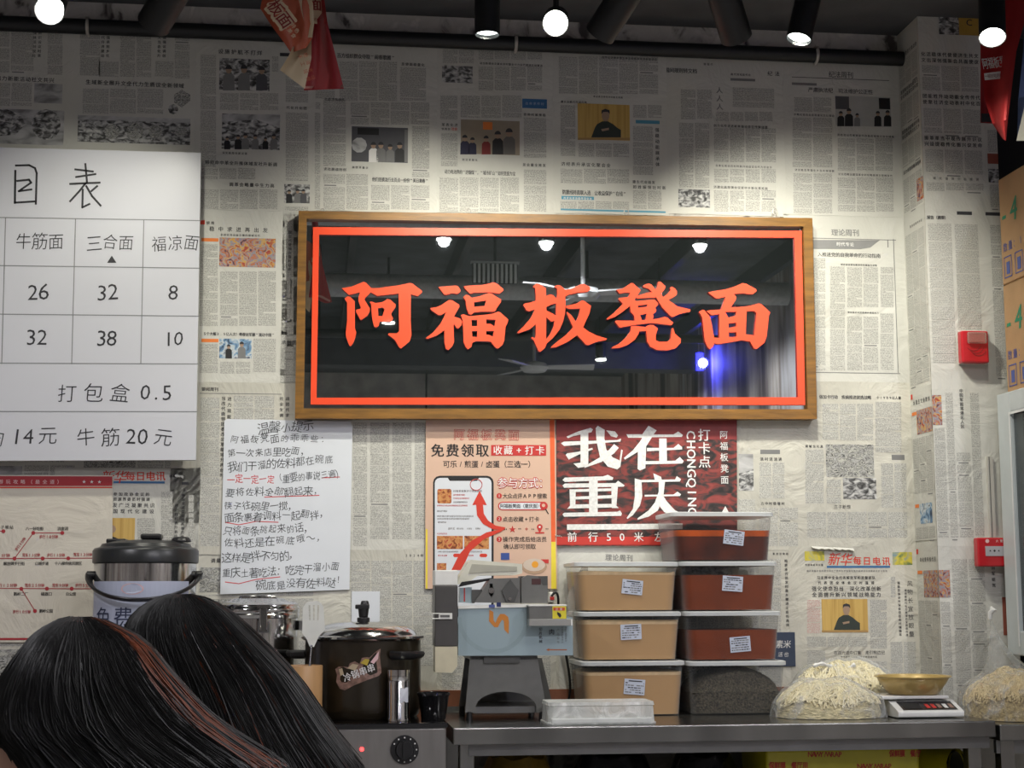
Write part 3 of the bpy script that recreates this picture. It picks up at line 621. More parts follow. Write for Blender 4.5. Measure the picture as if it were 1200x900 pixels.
def can(face_px, back_px, Y, rpx, Yb, label, emis, energy, target, size=70):
    """track spotlight: black can whose open face sits at face_px, its rear end towards back_px"""
    A = P(*face_px, Y); B = P(*back_px, Yb); d = (B-A).normalized(); L = .17
    r = rpx/F*((A-CAM).length)
    root = thing('track_spotlight', A+d*L, label, 'spotlight', 'black track spotlights above the papered wall')
    b = MB(); b.cyl(A, A+d*L, r, blackm, n=28, caps=(0, 1)); b.cyl(A+d*.012, A, r*.93, blackm, n=28, caps=(0, 0))
    b.build('can', parent=root, smooth=True)
    b = MB(); b.cyl(A+d*.012, A+d*.02, r*.92, lamp_face if emis == 2 else lamp_dim, n=28); b.build('lens', parent=root, smooth=True)
    b = MB(); C = A+d*L*.75; b.tube([C, (C.x, C.y, max(C.z+.09, 3.3))], .009, blackm); b.tube([(C.x, C.y, max(C.z+.09, 3.3)), (C.x, C.y, ZC)], .012, blackm); b.build('stem', parent=root, smooth=True)
    if energy: spot(A-d*.012, target, energy*SPOT_GAIN, size)
T_ = lambda x, y: P(x, y, 0)
WARM = []
can((58, 12), (63, -2), -1.1, 16, -.95, 'brightly glowing spotlight at the far left above the menu board', 2, 8, T_(100, 450), 94)
can((180, 28), (214, -30), -.8, 19, -.94, 'black spotlight tube tilted left above the menu board, its lens hidden', 1, 11.5, T_(80, 430), 90)
can((571, 41), (571, -60), -.8, 14.5, -.8, 'upright spotlight pointing straight down above the sign, left of the brightest lamp', 1, 20, T_(470, 420), 92)
can((651, 27), (652, 22), -1.1, 15, -.95, 'brightest round spotlight above the middle of the framed sign', 2, 26, T_(600, 420), 94)
can((703, 40), (745, -25), -.8, 18, -.94, 'black spotlight tube slanting up to the right, right of the brightest lamp', 1, 14, T_(640, 430), 86)
can((863, 44), (840, -30), -.8, 18, -.94, 'black spotlight tube slanting up to the left above the right part of the sign', 1, 14, T_(900, 450), 86)
can((936, 46), (956, -40), -.85, 14.5, -.82, 'spotlight with half lit lens above the right end of the sign', 1, 26, T_(960, 430), 92)
can((1163, 44), (1162, 0), -.98, 14.5, -.90, 'spotlight with glowing lens beside the red pennant at far right', 2, 5, T_(1060, 560), 86)

redcloth = mat('red_pennant_cloth', (.30, .02, .025), .55, var=.15, scale=8)
orcloth = mat('orange_pennant_cloth', (.42, .09, .04), .5, var=.15, scale=8)
crcloth = mat('cream_pennant_cloth', (.5, .4, .26), .5, var=.12, scale=9)
dkred = mat('dark_red_print', (.2, .015, .015), .6)
def sheetmesh(mb, L, Rr, Yf, m, curl=.02, n=8, th=.0015):
    """cloth strip between two picture polylines, curved in depth"""
    k = len(L); vs = []
    for i in range(k):
        for j in range(n+1):
            t = j/n; px = L[i][0]+(Rr[i][0]-L[i][0])*t; py = L[i][1]+(Rr[i][1]-L[i][1])*t
            vs.append(P(px, py, Yf+curl*math.sin(t*math.pi*1.3+i*.35)))
    fs = [(i*(n+1)+j, i*(n+1)+j+1, (i+1)*(n+1)+j+1, (i+1)*(n+1)+j) for i in range(k-1) for j in range(n)]
    mb.add(vs, fs, m)
YFL = -1.5
zc_ = 3.3
root = thing('pennant', P(375, 106, YFL), 'dark red flared pennant hanging beside the orange one, upper left', 'pennant')
b = MB(); sheetmesh(b, [(362, -60), (363, -10), (364, 30), (362, 60), (356, 106)], [(374, -60), (379, -8), (384, 28), (392, 60), (403, 104)], YFL, redcloth, .03)
b.build('cloth', parent=root, smooth=True)
b = MB(); sheetmesh(b, [(357, 101), (356, 104)], [(401.5, 99.5), (402.6, 102.5)], YFL-.004, mat('pale_hem', (.4, .2, .18), .6), .03); b.build('hem', parent=root)
b = MB()
q = lambda L: [P(x, y, YFL-.012) for x, y in L]
b.plate(q([(363, -6), (377, -6), (378, 14), (372, 22), (366, 18)]), crcloth, (0, .001, 0)); b.plate(q([(361, 17), (371, 18), (372, 28), (361, 26)]), crcloth, (0, .001, 0))
tpx(b, '面', 363, 5, 377, 5, 17, YFL-.0135, dkred, bold=.03); tpx(b, '重庆', 362, 22, 371, 23, 4.5, YFL-.0135, dkred)
b.build('print', parent=root, label='cream printed badge with dark red character')
root = thing('pennant', P(345, 82, YFL-.1), 'orange and cream pennant, twisted, hanging left of the dark red one', 'pennant')
Yo = YFL-.1
b = MB(); sheetmesh(b, [(315, -40), (305, 10), (318, 30), (333, 50), (341, 62)], [(366, -40), (362, 8), (366, 28), (366, 45), (359, 56)], Yo, orcloth, .03); b.build('cloth', parent=root, smooth=True)
b = MB(); sheetmesh(b, [(343, 55), (338, 66), (328, 82)], [(365, 42), (365, 68), (357, 104)], Yo+.01, crcloth, .02)
b.build('tail', parent=root, smooth=True, label='cream lower tail with faint red lettering')
b = MB(); sheetmesh(b, [(345, -20), (352, 8), (357, 28), (355, 44)], [(362, -20), (367, 8), (368, 28), (366, 44)], Yo-.028, crcloth, .012); b.build('fold', parent=root, smooth=True, label='cream turned-back fold')
b = MB(); u = (P(352, 18, Yo-.03)-P(320, -6, Yo-.03)).normalized(); v = Vector((u.z, 0, -u.x))*-1
u1 = (P(336, 32, Yo)-P(312, 0, Yo)).normalized()
v1 = Vector((-u1.z, 0, u1.x))
for t_, (x, y), hh, ww in (('板面', (312, 4), .04, .075),):
    letters(b, t_, P(x+6, y-2, Yo-.034), u1, v1, ww, hh+.012, crcloth, bold=.1); letters(b, t_, P(x+6, y-2, Yo-.0355), u1, v1, ww, hh, orcloth if 0 else dkred, bold=.02)
letters(b, '重庆特色', P(333, 16, Yo-.035), u1, v1, .06, .012, crcloth, bold=.03); letters(b, '必吃美食', P(329, 22, Yo-.035), u1, v1, .06, .012, crcloth, bold=.03)
b.build('print', parent=root, label='cream and dark red lettering')
b = MB(); letters(b, '手工现做', P(350, 62, Yo-.02), (.35, 0, -.93), (.93, 0, .35), .08, .012, orcloth); letters(b, '地道老味', P(357, 60, Yo-.02), (.3, 0, -.95), (.95, 0, .3), .08, .012, orcloth); b.build('tail_print', parent=root)
# right-hand red pennant and its neighbours
YR = -.72
redb = mat('bright_red_cloth', (.40, .02, .022), .7, var=.12, scale=8)
root = thing('pennant', P(1175, 165, YR), 'bright red pointed pennant with white shop name, hanging at upper right', 'pennant')
b = MB(); sheetmesh(b, [(1152, -40), (1149, 40), (1149, 80), (1155, 120), (1163, 145), (1175, 163)], [(1215, -40), (1205, 10), (1191, 60), (1186, 100), (1181, 140), (1179, 165)], YR, redb, .05)
b.build('cloth', parent=root, smooth=True)
b = MB(); tpx(b, '阿福板凳面', 1151, 75, 1185, 71, 14, YR-.002, white, bold=.01, sx=.6); b.quad([P(x, y, YR-.001) for x, y in ((1153, 86), (1176, 83), (1175, 92), (1154, 94))], white)
tpx(b, '一碗好吃的面', 1154, 89.5, 1175, 88, 5, YR-.0025, dkred)
b.tube([P(1184+4*math.cos(a), 70+14*math.sin(a), YR-.002) for a in [math.radians(k) for k in range(-70, 80, 15)]], .003, white, n=5)
b.build('print', parent=root, base=P(1165, 95, YR-.001), label='white lettering on red cloth')
root = thing('pennant', P(1160, 145, YR+.3), 'darker red pennant tip showing behind the bright red one', 'pennant')
b = MB(); sheetmesh(b, [(1150, 0), (1149, 90), (1149, 144)], [(1175, 0), (1170, 90), (1164, 145)], YR+.3, redcloth, .02); b.build('cloth', parent=root, smooth=True)
b = MB(); b.quad([P(x, y, YR+.275) for x, y in ((1150, 133), (1163, 133), (1162, 143), (1150, 143))], black); b.build('hem', parent=root, label='dark hem band')
root = thing('pennant', P(1196, 165, YR-.25), 'blue cloth pennant with pale edge at the right margin', 'pennant')
b = MB(); sheetmesh(b, [(1204, -20), (1199, 60), (1193, 120), (1192, 163)], [(1240, -20), (1240, 60), (1240, 120), (1215, 163)], YR-.25, mat('blue_cloth', (.06, .09, .2), .6, var=.1), .02); b.build('cloth', parent=root, smooth=True)
b = MB(); sheetmesh(b, [(1205, 105), (1197, 140), (1191, 165)], [(1240, 105), (1240, 140), (1235, 164)], YR-.275, mat('pale_cloth', (.7, .68, .5), .6), .01); b.build('hem', parent=root, label='pale cream edge')

# ================================================================ FRAMED SIGN
wood = mat('honey_wood', (.20, .092, .012), .45, var=.35, scale=16, stretch=(.6, 1, 5), bump=.1, coat=.3)
YS = -.055
glass_m, n_, l_, b_ = nt('dark_mirror_glass')
b_.inputs['Base Color'].default_value = (.8, .84, .84, 1); b_.inputs['Metallic'].default_value = 1; b_.inputs['Roughness'].default_value = .012
tr_ = n_.new('ShaderNodeBsdfDiffuse'); tr_.inputs[0].default_value = (.045, .055, .055, 1)
tc_ = n_.new('ShaderNodeTexCoord'); nz_ = n_.new('ShaderNodeTexNoise'); nz_.inputs['Scale'].default_value = 3
l_.new(tc_.outputs['Object'], nz_.inputs['Vector'])
mr_ = n_.new('ShaderNodeMapRange'); mr_.inputs[3].default_value = .8; mr_.inputs[4].default_value = .88; l_.new(nz_.outputs['Fac'], mr_.inputs[0])
ms_ = n_.new('ShaderNodeMixShader'); l_.new(mr_.outputs[0], ms_.inputs[0]); l_.new(tr_.outputs[0], ms_.inputs[1]); l_.new(b_.outputs[0], ms_.inputs[2])
l_.new(ms_.outputs[0], n_['Material Output'].inputs[0])
reda = mat('red_acrylic', (.85, .075, .022), .35, var=.04, scale=10, coat=.3)
redd = mat('red_acrylic_edge', (.45, .015, .01), .4)
O = [(350, 247), (952, 255.5), (957.5, 491), (345.5, 490.5)]
I = [(359.5, 256.5), (941.5, 265.5), (946.5, 479.5), (356, 478.5)]
root = thing('framed_sign', P(650, 491, YS), 'large wood-framed dark mirrored sign with red brush-style characters', 'sign')
for i in range(4):
    j = (i+1) % 4; b = MB(); b.ppx([O[i], O[j], I[j], I[i]], YS, .05, wood); b.build('frame_rail', parent=root, bevel=.004)
b = MB(); b.ppx(I, YS+.022, .004, glass_m); b.build('mirror_glass', parent=root)
ro = [(367, 266), (939.5, 270.5), (943.5, 474.5), (364, 474)]; ri = [(374, 275), (931, 278.5), (935, 465.5), (371, 466)]
b = MB()
for i in range(4):
    j = (i+1) % 4; b.ppx([ro[i], ro[j], ri[j], ri[i]], YS+.012, .009, reda, side=redd)
b.build('red_border', parent=root)
CH = [
 (396, 325, 10, [
  ([(45,128),(160,108),(300,52),(330,62),(388,125),(470,125),(700,95),(845,65),(870,72),(988,158),(985,178),(935,220),(855,198),(852,500),(862,680),(840,750),(740,832),(715,815),(670,735),(585,668),(595,655),(690,655),(718,630),(712,190),(460,217),(395,180),(388,172),(320,240),(312,262),(375,365),(372,400),(345,450),(275,498),(262,492),(212,400),(215,378),(262,368),(268,350),(240,270),(242,230),(258,175),(130,207)], []),
  ([(80,245),(110,222),(140,225),(198,280),(200,600),(215,640),(205,700),(180,770),(150,805),(130,790),(95,690),(92,640),(108,500),(108,290),(90,270)], []),
  ([(375,288),(395,285),(440,300),(520,290),(580,255),(615,262),(678,318),(675,350),(625,420),(628,445),(648,485),(615,522),(490,515),(480,565),(450,585),(425,575),(405,500),(395,400),(390,310)], [[(470,365),(474,452),(520,455),(548,370),(520,350)]])]),
 (496, 325, 10, [
  ([(180,112),(230,108),(380,95),(410,105),(438,150),(430,175),(400,195),(335,185),(270,205),(245,200),(215,160)], []),
  ([(82,358),(150,350),(210,325),(300,265),(340,268),(420,320),(425,345),(360,460),(430,480),(458,515),(450,560),(410,598),(390,590),(358,545),(355,560),(360,700),(362,760),(340,810),(295,850),(265,835),(248,760),(248,620),(160,680),(50,720),(30,710),(120,640),(200,545),(240,470),(268,405),(210,440),(180,442),(95,385)], []),
  ([(475,105),(520,98),(680,90),(740,80),(820,58),(850,65),(940,135),(940,155),(895,190),(790,175),(600,180),(550,192),(490,130)], []),
  ([(470,230),(500,205),(530,208),(570,238),(660,220),(765,182),(800,188),(912,260),(910,290),(855,370),(850,390),(820,402),(700,400),(600,408),(560,440),(535,425),(510,370),(495,270)], [[(595,290),(598,345),(720,335),(738,270)]]),
  ([(442,440),(470,432),(540,455),(700,440),(800,430),(875,402),(900,408),(998,495),(990,530),(965,580),(950,740),(930,790),(880,832),(850,825),(790,750),(620,745),(575,765),(565,815),(525,840),(500,820),(475,760),(468,600),(462,500)],
   [[(565,497),(568,570),(632,572),(632,497)], [(738,492),(740,545),(790,545),(835,575),(848,495)], [(572,628),(575,695),(632,700),(635,628)], [(738,628),(740,670),(775,675),(815,695),(830,628)]])]),
 (602, 325, 9.473, [
  ([(215,100),(250,70),(280,68),(358,120),(360,205),(405,188),(440,198),(476,238),(485,180),(480,120),(455,110),(458,95),(490,85),(520,92),(575,138),(640,125),(740,78),(780,72),(850,110),(850,140),(820,160),(700,172),(600,195),(572,215),(575,260),(575,320),(570,400),(545,500),(510,580),(440,670),(370,730),(350,780),(300,825),(275,815),(225,700),(195,672),(200,662),(238,675),(245,640),(245,520),(180,575),(60,618),(38,612),(110,545),(190,450),(238,355),(170,375),(140,365),(105,305),(125,290),(180,280),(245,258),(245,180),(238,120)],
   [[(362,328),(420,300),(472,288),(470,425),(430,400),(365,368)], [(362,440),(415,490),(452,482),(445,540),(410,620),(360,690)]]),
  ([(582,315),(640,305),(700,290),(755,255),(785,262),(860,318),(840,400),(770,555),(830,600),(920,645),(1035,680),(1030,692),(920,715),(830,752),(800,745),(705,640),(600,715),(470,775),(415,780),(420,765),(500,700),(580,640),(660,555),(590,400),(590,380),(640,420),(690,490),(720,430),(740,345),(620,350),(585,340)], [])]),
 (706, 325, 10, [
  ([(165,145),(240,130),(335,65),(360,70),(450,150),(400,230),(330,330),(240,400),(150,460),(65,492),(48,485),(130,420),(240,310),(190,255),(195,240),(300,232),(325,180),(260,180),(200,190)], []),
  ([(475,100),(505,80),(545,72),(575,85),(625,145),(650,90),(650,55),(680,50),(740,105),(735,130),(690,190),(710,230),(760,195),(800,150),(790,120),(815,108),(850,130),(875,165),(870,205),(830,235),(775,265),(880,340),(1030,375),(1030,400),(900,430),(830,465),(800,455),(700,350),(640,250),(600,190),(540,130),(490,118)], []),
  ([(405,218),(520,180),(600,170),(625,240),(560,238),(400,248)], []),
  ([(320,240),(400,278),(560,262),(610,260),(655,305),(650,325),(618,360),(635,380),(625,410),(590,430),(600,450),(590,490),(640,485),(730,462),(760,470),(830,530),(810,560),(640,540),(570,535),(430,550),(330,565),(215,588),(200,585),(145,515),(160,505),(380,508),(372,450),(330,400)], [[(415,330),(420,355),(520,345),(530,318)], [(440,440),(465,500),(505,498),(520,425)]]),
  ([(335,575),(400,570),(440,590),(425,660),(380,730),(300,790),(200,825),(115,830),(108,820),(200,775),(280,700),(330,630)], []),
  ([(400,572),(525,582),(520,628),(425,632)], []),
  ([(515,570),(560,555),(600,560),(650,600),(625,680),(625,735),(660,755),(760,755),(800,720),(815,595),(830,595),(850,660),(920,720),(915,770),(860,830),(760,855),(640,850),(560,810),(525,750),(515,650)], [])]),
 (810, 325, 10, [
  ([(92,402),(130,382),(155,385),(225,470),(250,600),(268,700),(268,780),(255,815),(225,842),(195,822),(160,740),(145,600),(130,470)], []),
  ([(197,175),(260,162),(400,140),(500,110),(600,68),(640,72),(765,140),(765,165),(720,200),(600,185),(500,195),(530,230),(520,270),(465,350),(600,345),(700,330),(790,305),(820,312),(928,410),(912,450),(895,600),(885,700),(855,770),(765,842),(735,830),(690,750),(600,735),(400,770),(320,782),(262,770),(262,705),(330,710),(330,430),(240,445),(180,395),(220,385),(350,375),(405,228),(310,248),(280,240)],
   [[(400,405),(435,470),(520,450),(530,402)], [(440,540),(440,590),(525,575),(530,530)], [(440,645),(445,700),(530,695),(530,642)], [(650,395),(640,665),(740,680),(765,420),(740,395)]])])]
for ox, oy, sc, polys in CH:
    b = MB()
    for k, (o_, hs) in enumerate(polys):
        f_ = lambda L: [(ox+x/sc, oy+y/sc) for x, y in L]
        b.ppx(f_(o_), YS+.0105+k*.00004, .0105, reda, [f_(h) for h in hs], redd)
    b.build('character', parent=root)
for px in (378, 549, 734, 908):
    A = P(px, 252, YS+.03); b = MB(); b.tube([A+Vector((.008*math.cos(t), 0, .012+.012*math.sin(t))) for t in [k*math.pi/6 for k in range(-3, 10)]], .002, MATS['bare_zinc'], n=5); b.build('hook', parent=root, smooth=True)

# ================================================================ MENU BOARD, POSTERS, NOTES
bw = mat('board_white', (.60, .61, .66), .35, var=.02, scale=3, )
YB = -.075
root = thing('menu_board', P(110, 540, YB), 'large white menu board with hand-lettered prices', 'menu board')
bt = [(-260, 166), (235.5, 179), (229.5, 539), (-260, 541)]
b = MB(); b.ppx(bt, YB, .03, bw, side=mat('board_edge', (.45, .47, .45), .5)); b.build('panel', parent=root, bevel=.002)
b = MB(); b.box(P(60, 300, -.03).x-.9, P(195, 300, -.03).x, -.044, -.001, P(60, 480, 0).z, P(60, 240, 0).z, steel_d); b.build('wall_mount', parent=root)
pen = mat('marker_black', (.02, .02, .025), .5); gl = mat('grey_rule', (.22, .23, .24), .5)
b = MB(); Yp = YB-.0006
for (x0, y0, x1, y1) in ((-250, 251, 235, 258.5), (-250, 308, 234, 314.3), (-250, 365.5, 233, 370.5), (-250, 424.5, 232, 426.5), (-250, 482, 230.5, 482.4), (6.5, 255, 2, 426), (88.5, 257, 84, 426.2), (168.5, 258, 165, 426.4), (-76, 254, -80, 425)):
    b.stroke([(x0, y0), (x1, y1)], 1.1, Yp, gl)
b.build('ruling', parent=root)
b = MB(); Yp = YB-.0009
for st in ([(18, 200), (17.5, 238)], [(18.5, 194), (34, 193.5), (41, 197), (43, 203), (42, 239)], [(20, 212), (34, 210.5), (36.5, 214), (22, 224)], [(22, 224), (37, 222)], [(17, 237.5), (42, 236)],
           [(88, 198.5), (109, 201)], [(89, 207.5), (112, 204)], [(82, 215.5), (117, 214)], [(100, 192), (102, 214)], [(100, 215), (93, 224), (82, 236)], [(97, 222), (96.5, 243), (105, 239)], [(101, 218), (108, 230), (118, 241)], [(114, 218), (107, 224)]):
    if st[0] == (88, 198.5): b.build('title_character', parent=root); b = MB()
    b.stroke(st, 2.3, Yp, pen)
b.build('title_character', parent=root)
H = dict(bold=-.008, jit=.5, shear=.06)
for t, x0, x1, y, h in (('牛筋面', 18, 75, 283.5, 21), ('三合面', 101, 157, 284, 20), ('福凉面', 177, 234, 285, 21), ('26', 32, 58, 342, 26), ('32', 113, 139, 342.5, 26), ('8', 196, 210, 343, 24), ('32', 30, 56, 395, 26), ('38', 113, 137, 396, 26), ('10', 192, 215, 396.5, 23),
        ('打包盒', 63, 156, 460, 24), ('0.5', 164, 202, 459.5, 25), ('肉', -16, 6, 513, 22), ('14', 13, 40, 512, 25), ('元', 45, 67, 511, 22), ('牛筋', 86, 144, 512, 22), ('20', 147, 174, 511.5, 25), ('元', 180, 203, 511, 22),
        ('价', -60, -30, 218, 44), ('小面', -56, -8, 283, 21), ('18', -50, -20, 342, 26), ('24', -50, -20, 395, 26)):
    b = MB()
    if t[0].isdigit(): tpx(b, t, x0, y, x1, y+.3, h*1.02, Yp, pen, bold=-.004, jit=.3, shear=.05)
    else: tpx(b, t, x0, y, x1, y+.3, h, Yp, pen, **H)
    b.build('price' if t[0].isdigit() else 'dish_name', parent=root)
b = MB(); b.ppx([(125.5, 308), (131, 299.5), (136.5, 308)], Yp, 0, pen)
b.build('triangle_mark', parent=root)

cream = paper_mat('cream_poster_paper', (.66, .62, .54), .5, .08)
mar = mat('maroon_print', (.38, .025, .035), .6)
root = thing('route_poster', P(60, 752, -.008), 'cream route map poster with red top band below the menu board', 'poster')
b = MB(); b.ppx([(-130, 556), (132, 557), (131, 752), (-130, 754)], -.008, .0012, cream); b.build('paper', parent=root)
b = MB(); Yq = -.0088
b.ppx([(-130, 557.5), (131.7, 558.2), (131.5, 569.5), (-130, 570)], Yq, 0, mar); b.ppx([(-130, 570.6), (131.5, 570.4), (131.5, 572), (-130, 572.4)], Yq, 0, redink)
tpx(b, '旅游玩攻略（最全道）', -12, 564.5, 74, 564.8, 5.5, Yq-.0003, mat('pink_print', (.75, .5, .5), .6), bold=.02)
tpx(b, '★★★', 94, 564.6, 121, 564.8, 5, Yq-.0003, white)
b.ppx([(-130, 748), (38, 747.5), (38, 750), (-130, 750.5)], Yq, 0, mar)
lw = .9
for L in ([(-130, 622.5), (4, 622.5)], [(-130, 655), (112, 654)], [(17, 654.5), (39, 624.5), (73, 624.5)], [(-130, 689), (112, 690)], [(25, 690), (41, 716)]): b.stroke(L, lw, Yq, mar)
for c in ((4, 622.5), (39, 624.5), (73, 624.5), (17, 654.5), (50, 654.5), (80, 654.3), (25, 690), (55, 689.8), (84, 689.8), (41, 716)):
    b.ppx([(c[0]+2.4*math.cos(a), c[1]+2.4*math.sin(a)) for a in [k*math.pi/4 for k in range(8)]], Yq-.0003, 0, mar)
for t, x0, x1, y, h in (('步行10分钟', 46, 68, 629, 5), ('驾车11分钟', 26, 47, 650.5, 4.8), ('步行11分钟', 55, 76, 650.5, 4.8), ('驾车13分钟', 86, 108, 650, 4.8), ('6分钟', -4, 12, 651, 4.8), ('步行12分钟', -6, 20, 686, 4.8), ('驾车25分钟', 29, 52, 686, 4.8), ('驾车9分钟', 61, 80, 686, 4.8), ('步行5分钟', 88, 108, 686, 4.8), ('步行10分钟', 15, 36, 717, 4.8)):
    tpx(b, t, x0, y, x1, y, h, Yq-.0003, mar, bold=.03)
letters(b, '步行3分钟', P(18.5, 645, Yq-.0003), Vector((.56, 0, .83)), Vector((-.83, 0, .56)), .05, .012, mar, bold=.03)
for t, x0, x1, y in (('李子坝站', -5, 16, 618), ('八一好吃街', 30, 51, 619.5), ('洪崖洞', 67, 80, 619.5), ('解放碑步行街', 4, 29, 660.5), ('山城步道', 41, 57, 660.3), ('十八梯传统风貌区', 64, 96, 660.2), ('鹅岭二厂', 16, 33, 696), ('磁器口', 48, 61, 696), ('白公馆', 77, 89, 696), ('鹅岭公园', 46, 62, 716)):
    tpx(b, t, x0, y, x1, y, 4.6, Yq-.0003, black, bold=.03)
b.build('print', parent=root, label='dark red lines, dots and small captions')

root = thing('handwritten_notice', P(335, 696, -.01), 'white handwritten notice sheet left of and below the framed sign', 'notice')
npaper = mat('laminated_white', (.68, .71, .76), .35, var=.03, scale=6, bump=.1, bscale=6, coat=.2)
b = MB(); b.ppx([(266, 491), (411, 494), (413, 500), (409.5, 691), (258, 696.5), (263, 493)], -.01, .0016, npaper); b.build('sheet', parent=root)
b = MB(); Yn = -.0106; pk = mat('pen_black', (.05, .055, .06), .5); rp = mat('pen_red', (.65, .06, .07), .5)
hk = dict(bold=-.004, jit=1.0, shear=.08)
for t, x0, x1, y0, y1, h in (('温馨小提示', 302, 368, 501, 499, 13.5), ('阿福板凳面的乖乖些：', 269, 386, 515, 513, 10.5), ('第一次来店里吃面，', 266, 362, 531, 529, 11), ('我们干溜的佐料都在碗底', 267, 391, 547, 538, 12), ('（重要的事说三遍）', 322, 402, 562, 553, 11),
    ('要将佐料全部翻起来，', 264, 378, 577, 575, 11.5), ('筷子往碗里一搅，', 262, 348, 593, 592, 11), ('面条裹着调料一起翻拌，', 263, 385, 607, 602, 11.5), ('只将面条挑起来的话，', 262, 366, 623, 618, 11.5), ('佐料还是在碗底哦～，', 262, 382, 637, 630, 11.5), ('这样是拌不匀的，', 260, 350, 655, 650, 12), ('重庆土著吃法：吃完干溜小面', 260, 398, 673, 664, 12), ('碗底是没有佐料哒！', 300, 405, 687, 680, 12)):
    tpx(b, t, x0, y0, x1, y1, h, Yn, pk, **hk)
b.build('black_writing', parent=root)
b = MB(); tpx(b, '一定一定一定', 266, 562, 322, 561, 11.5, Yn, rp, bold=0, jit=.8)
b.build('red_writing', parent=root, label='red words')
for L in ([(310, 582.5), (374, 580.5)], [(377, 560), (398, 559)], [(264, 612), (280, 615), (300, 611), (326, 612)], [(264, 682), (280, 684), (300, 679), (328, 676)]):
    b = MB(); b.stroke(L, .9, Yn, rp); b.build('underline', parent=root, label='red underline')

pink = mat('peach_poster', (.66, .45, .34), .4, var=.03, scale=4, coat=.2)
root = thing('promotion_poster', P(575, 690, -.012), 'peach promotion poster with phone picture behind the slicer', 'poster')
b = MB(); b.ppx([(499, 484), (651, 484), (653, 690), (498, 690)], -.012, .0015, pink); b.build('paper', parent=root)
b = MB(); Yq = -.0128; pr = mat('poster_red', (.52, .035, .03), .5)
b.ppx([(644, 484), (649.5, 484), (651, 635), (646, 635)], Yq, 0, mat('poster_orange', (.75, .12, .03), .5)); b.ppx([(646, 635), (651, 635), (652, 690), (646, 690)], Yq, 0, mat('poster_yellow', (.8, .65, .05), .5)); b.ppx([(499, 620), (501, 620), (501, 690), (499, 690)], Yq, 0, MATS['poster_yellow'])
tpx(b, '阿福板凳面', 530, 509, 610, 510, 13, Yq-.0002, pr, bold=.07); tpx(b, '阿福板凳面', 530, 509, 610, 510, 13, Yq-.0008, pink, bold=.0)
tpx(b, '免费领取', 504, 528, 574, 528, 16, Yq-.0002, black, bold=.03); b.ppx([(575.5, 521.5), (640, 521.5), (640, 534), (575.5, 534)], Yq-.0001, 0, pr); tpx(b, '收藏+打卡', 577, 527.7, 639, 527.9, 11, Yq-.0004, white, bold=.02)
tpx(b, '可乐/煎蛋/卤蛋（三选一）', 519, 544, 627, 544, 8.8, Yq-.0002, black, bold=0.01)
tpx(b, '参与方式：', 583, 566, 643, 566, 13.5, Yq-.0002, pr, bold=.09); tpx(b, '参与方式：', 583, 566, 643, 566, 13, Yq-.0008, white, bold=.02)
def disc(b, x, y, r, Y, m, n=14): b.ppx([(x+r*math.cos(a), y+r*math.sin(a)) for a in [k*2*math.pi/n for k in range(n)]], Y, 0, m)
for y, d in ((581, '1'), (608, '2'), (632, '3')): disc(b, 585, y, 3.2, Yq-.0002, pr); tpx(b, d, 583.5, y, 586.5, y, 5, Yq-.0005, white)
for t, x0, x1, y in (('大众点评APP搜索', 589, 641, 581.3), ('点击收藏+打卡', 589, 632, 608.5), ('操作完成后给店员', 589, 641, 632), ('确认即可领取', 590, 628, 640.5)): tpx(b, t, x0, y, x1, y, 6.6, Yq-.0002, black, bold=.01)
def pill(b, x0, y0, x1, y1, Y, m):
    r = (y1-y0)/2; b.ppx([(x0+r+r*math.cos(a), (y0+y1)/2+r*math.sin(a)) for a in [math.radians(k) for k in range(90, 271, 30)]]+[(x1-r+r*math.cos(a), (y0+y1)/2+r*math.sin(a)) for a in [math.radians(k) for k in range(-90, 91, 30)]], Y, 0, m)
pill(b, 583.5, 588, 642, 598, Yq-.0002, pr); pill(b, 584.8, 589.2, 636, 596.8, Yq-.0004, MATS['laminated_white']); tpx(b, '阿福板凳面（重庆面）', 586, 593, 634, 593, 5.5, Yq-.0006, black, bold=.03); disc(b, 637, 592.5, 4.6, Yq-.0007, pr); disc(b, 637, 592.2, 2, Yq-.0009, pink); b.stroke([(639, 596), (642.5, 602)], 1.2, Yq-.0005, black)
tpx(b, '“', 589, 622, 596, 622, 9, Yq-.0002, black); tpx(b, '★', 595, 620.5, 606, 620.5, 10, Yq-.0002, pr); tpx(b, '”', 606, 622, 612, 622, 9, Yq-.0002, black); tpx(b, '+', 614, 620, 620, 620, 8, Yq-.0002, pr); tpx(b, '“', 621, 622, 628, 622, 9, Yq-.0002, black); tpx(b, '”', 638, 622, 644, 622, 9, Yq-.0002, black)
disc(b, 632.5, 617.5, 3.4, Yq-.0002, pr); b.ppx([(629.5, 619), (635.5, 619), (632.5, 625)], Yq-.0003, 0, pr); disc(b, 632.5, 617.5, 1.2, Yq-.0005, white); pill(b, 627, 623.5, 638, 625.3, Yq-.0001, pr)
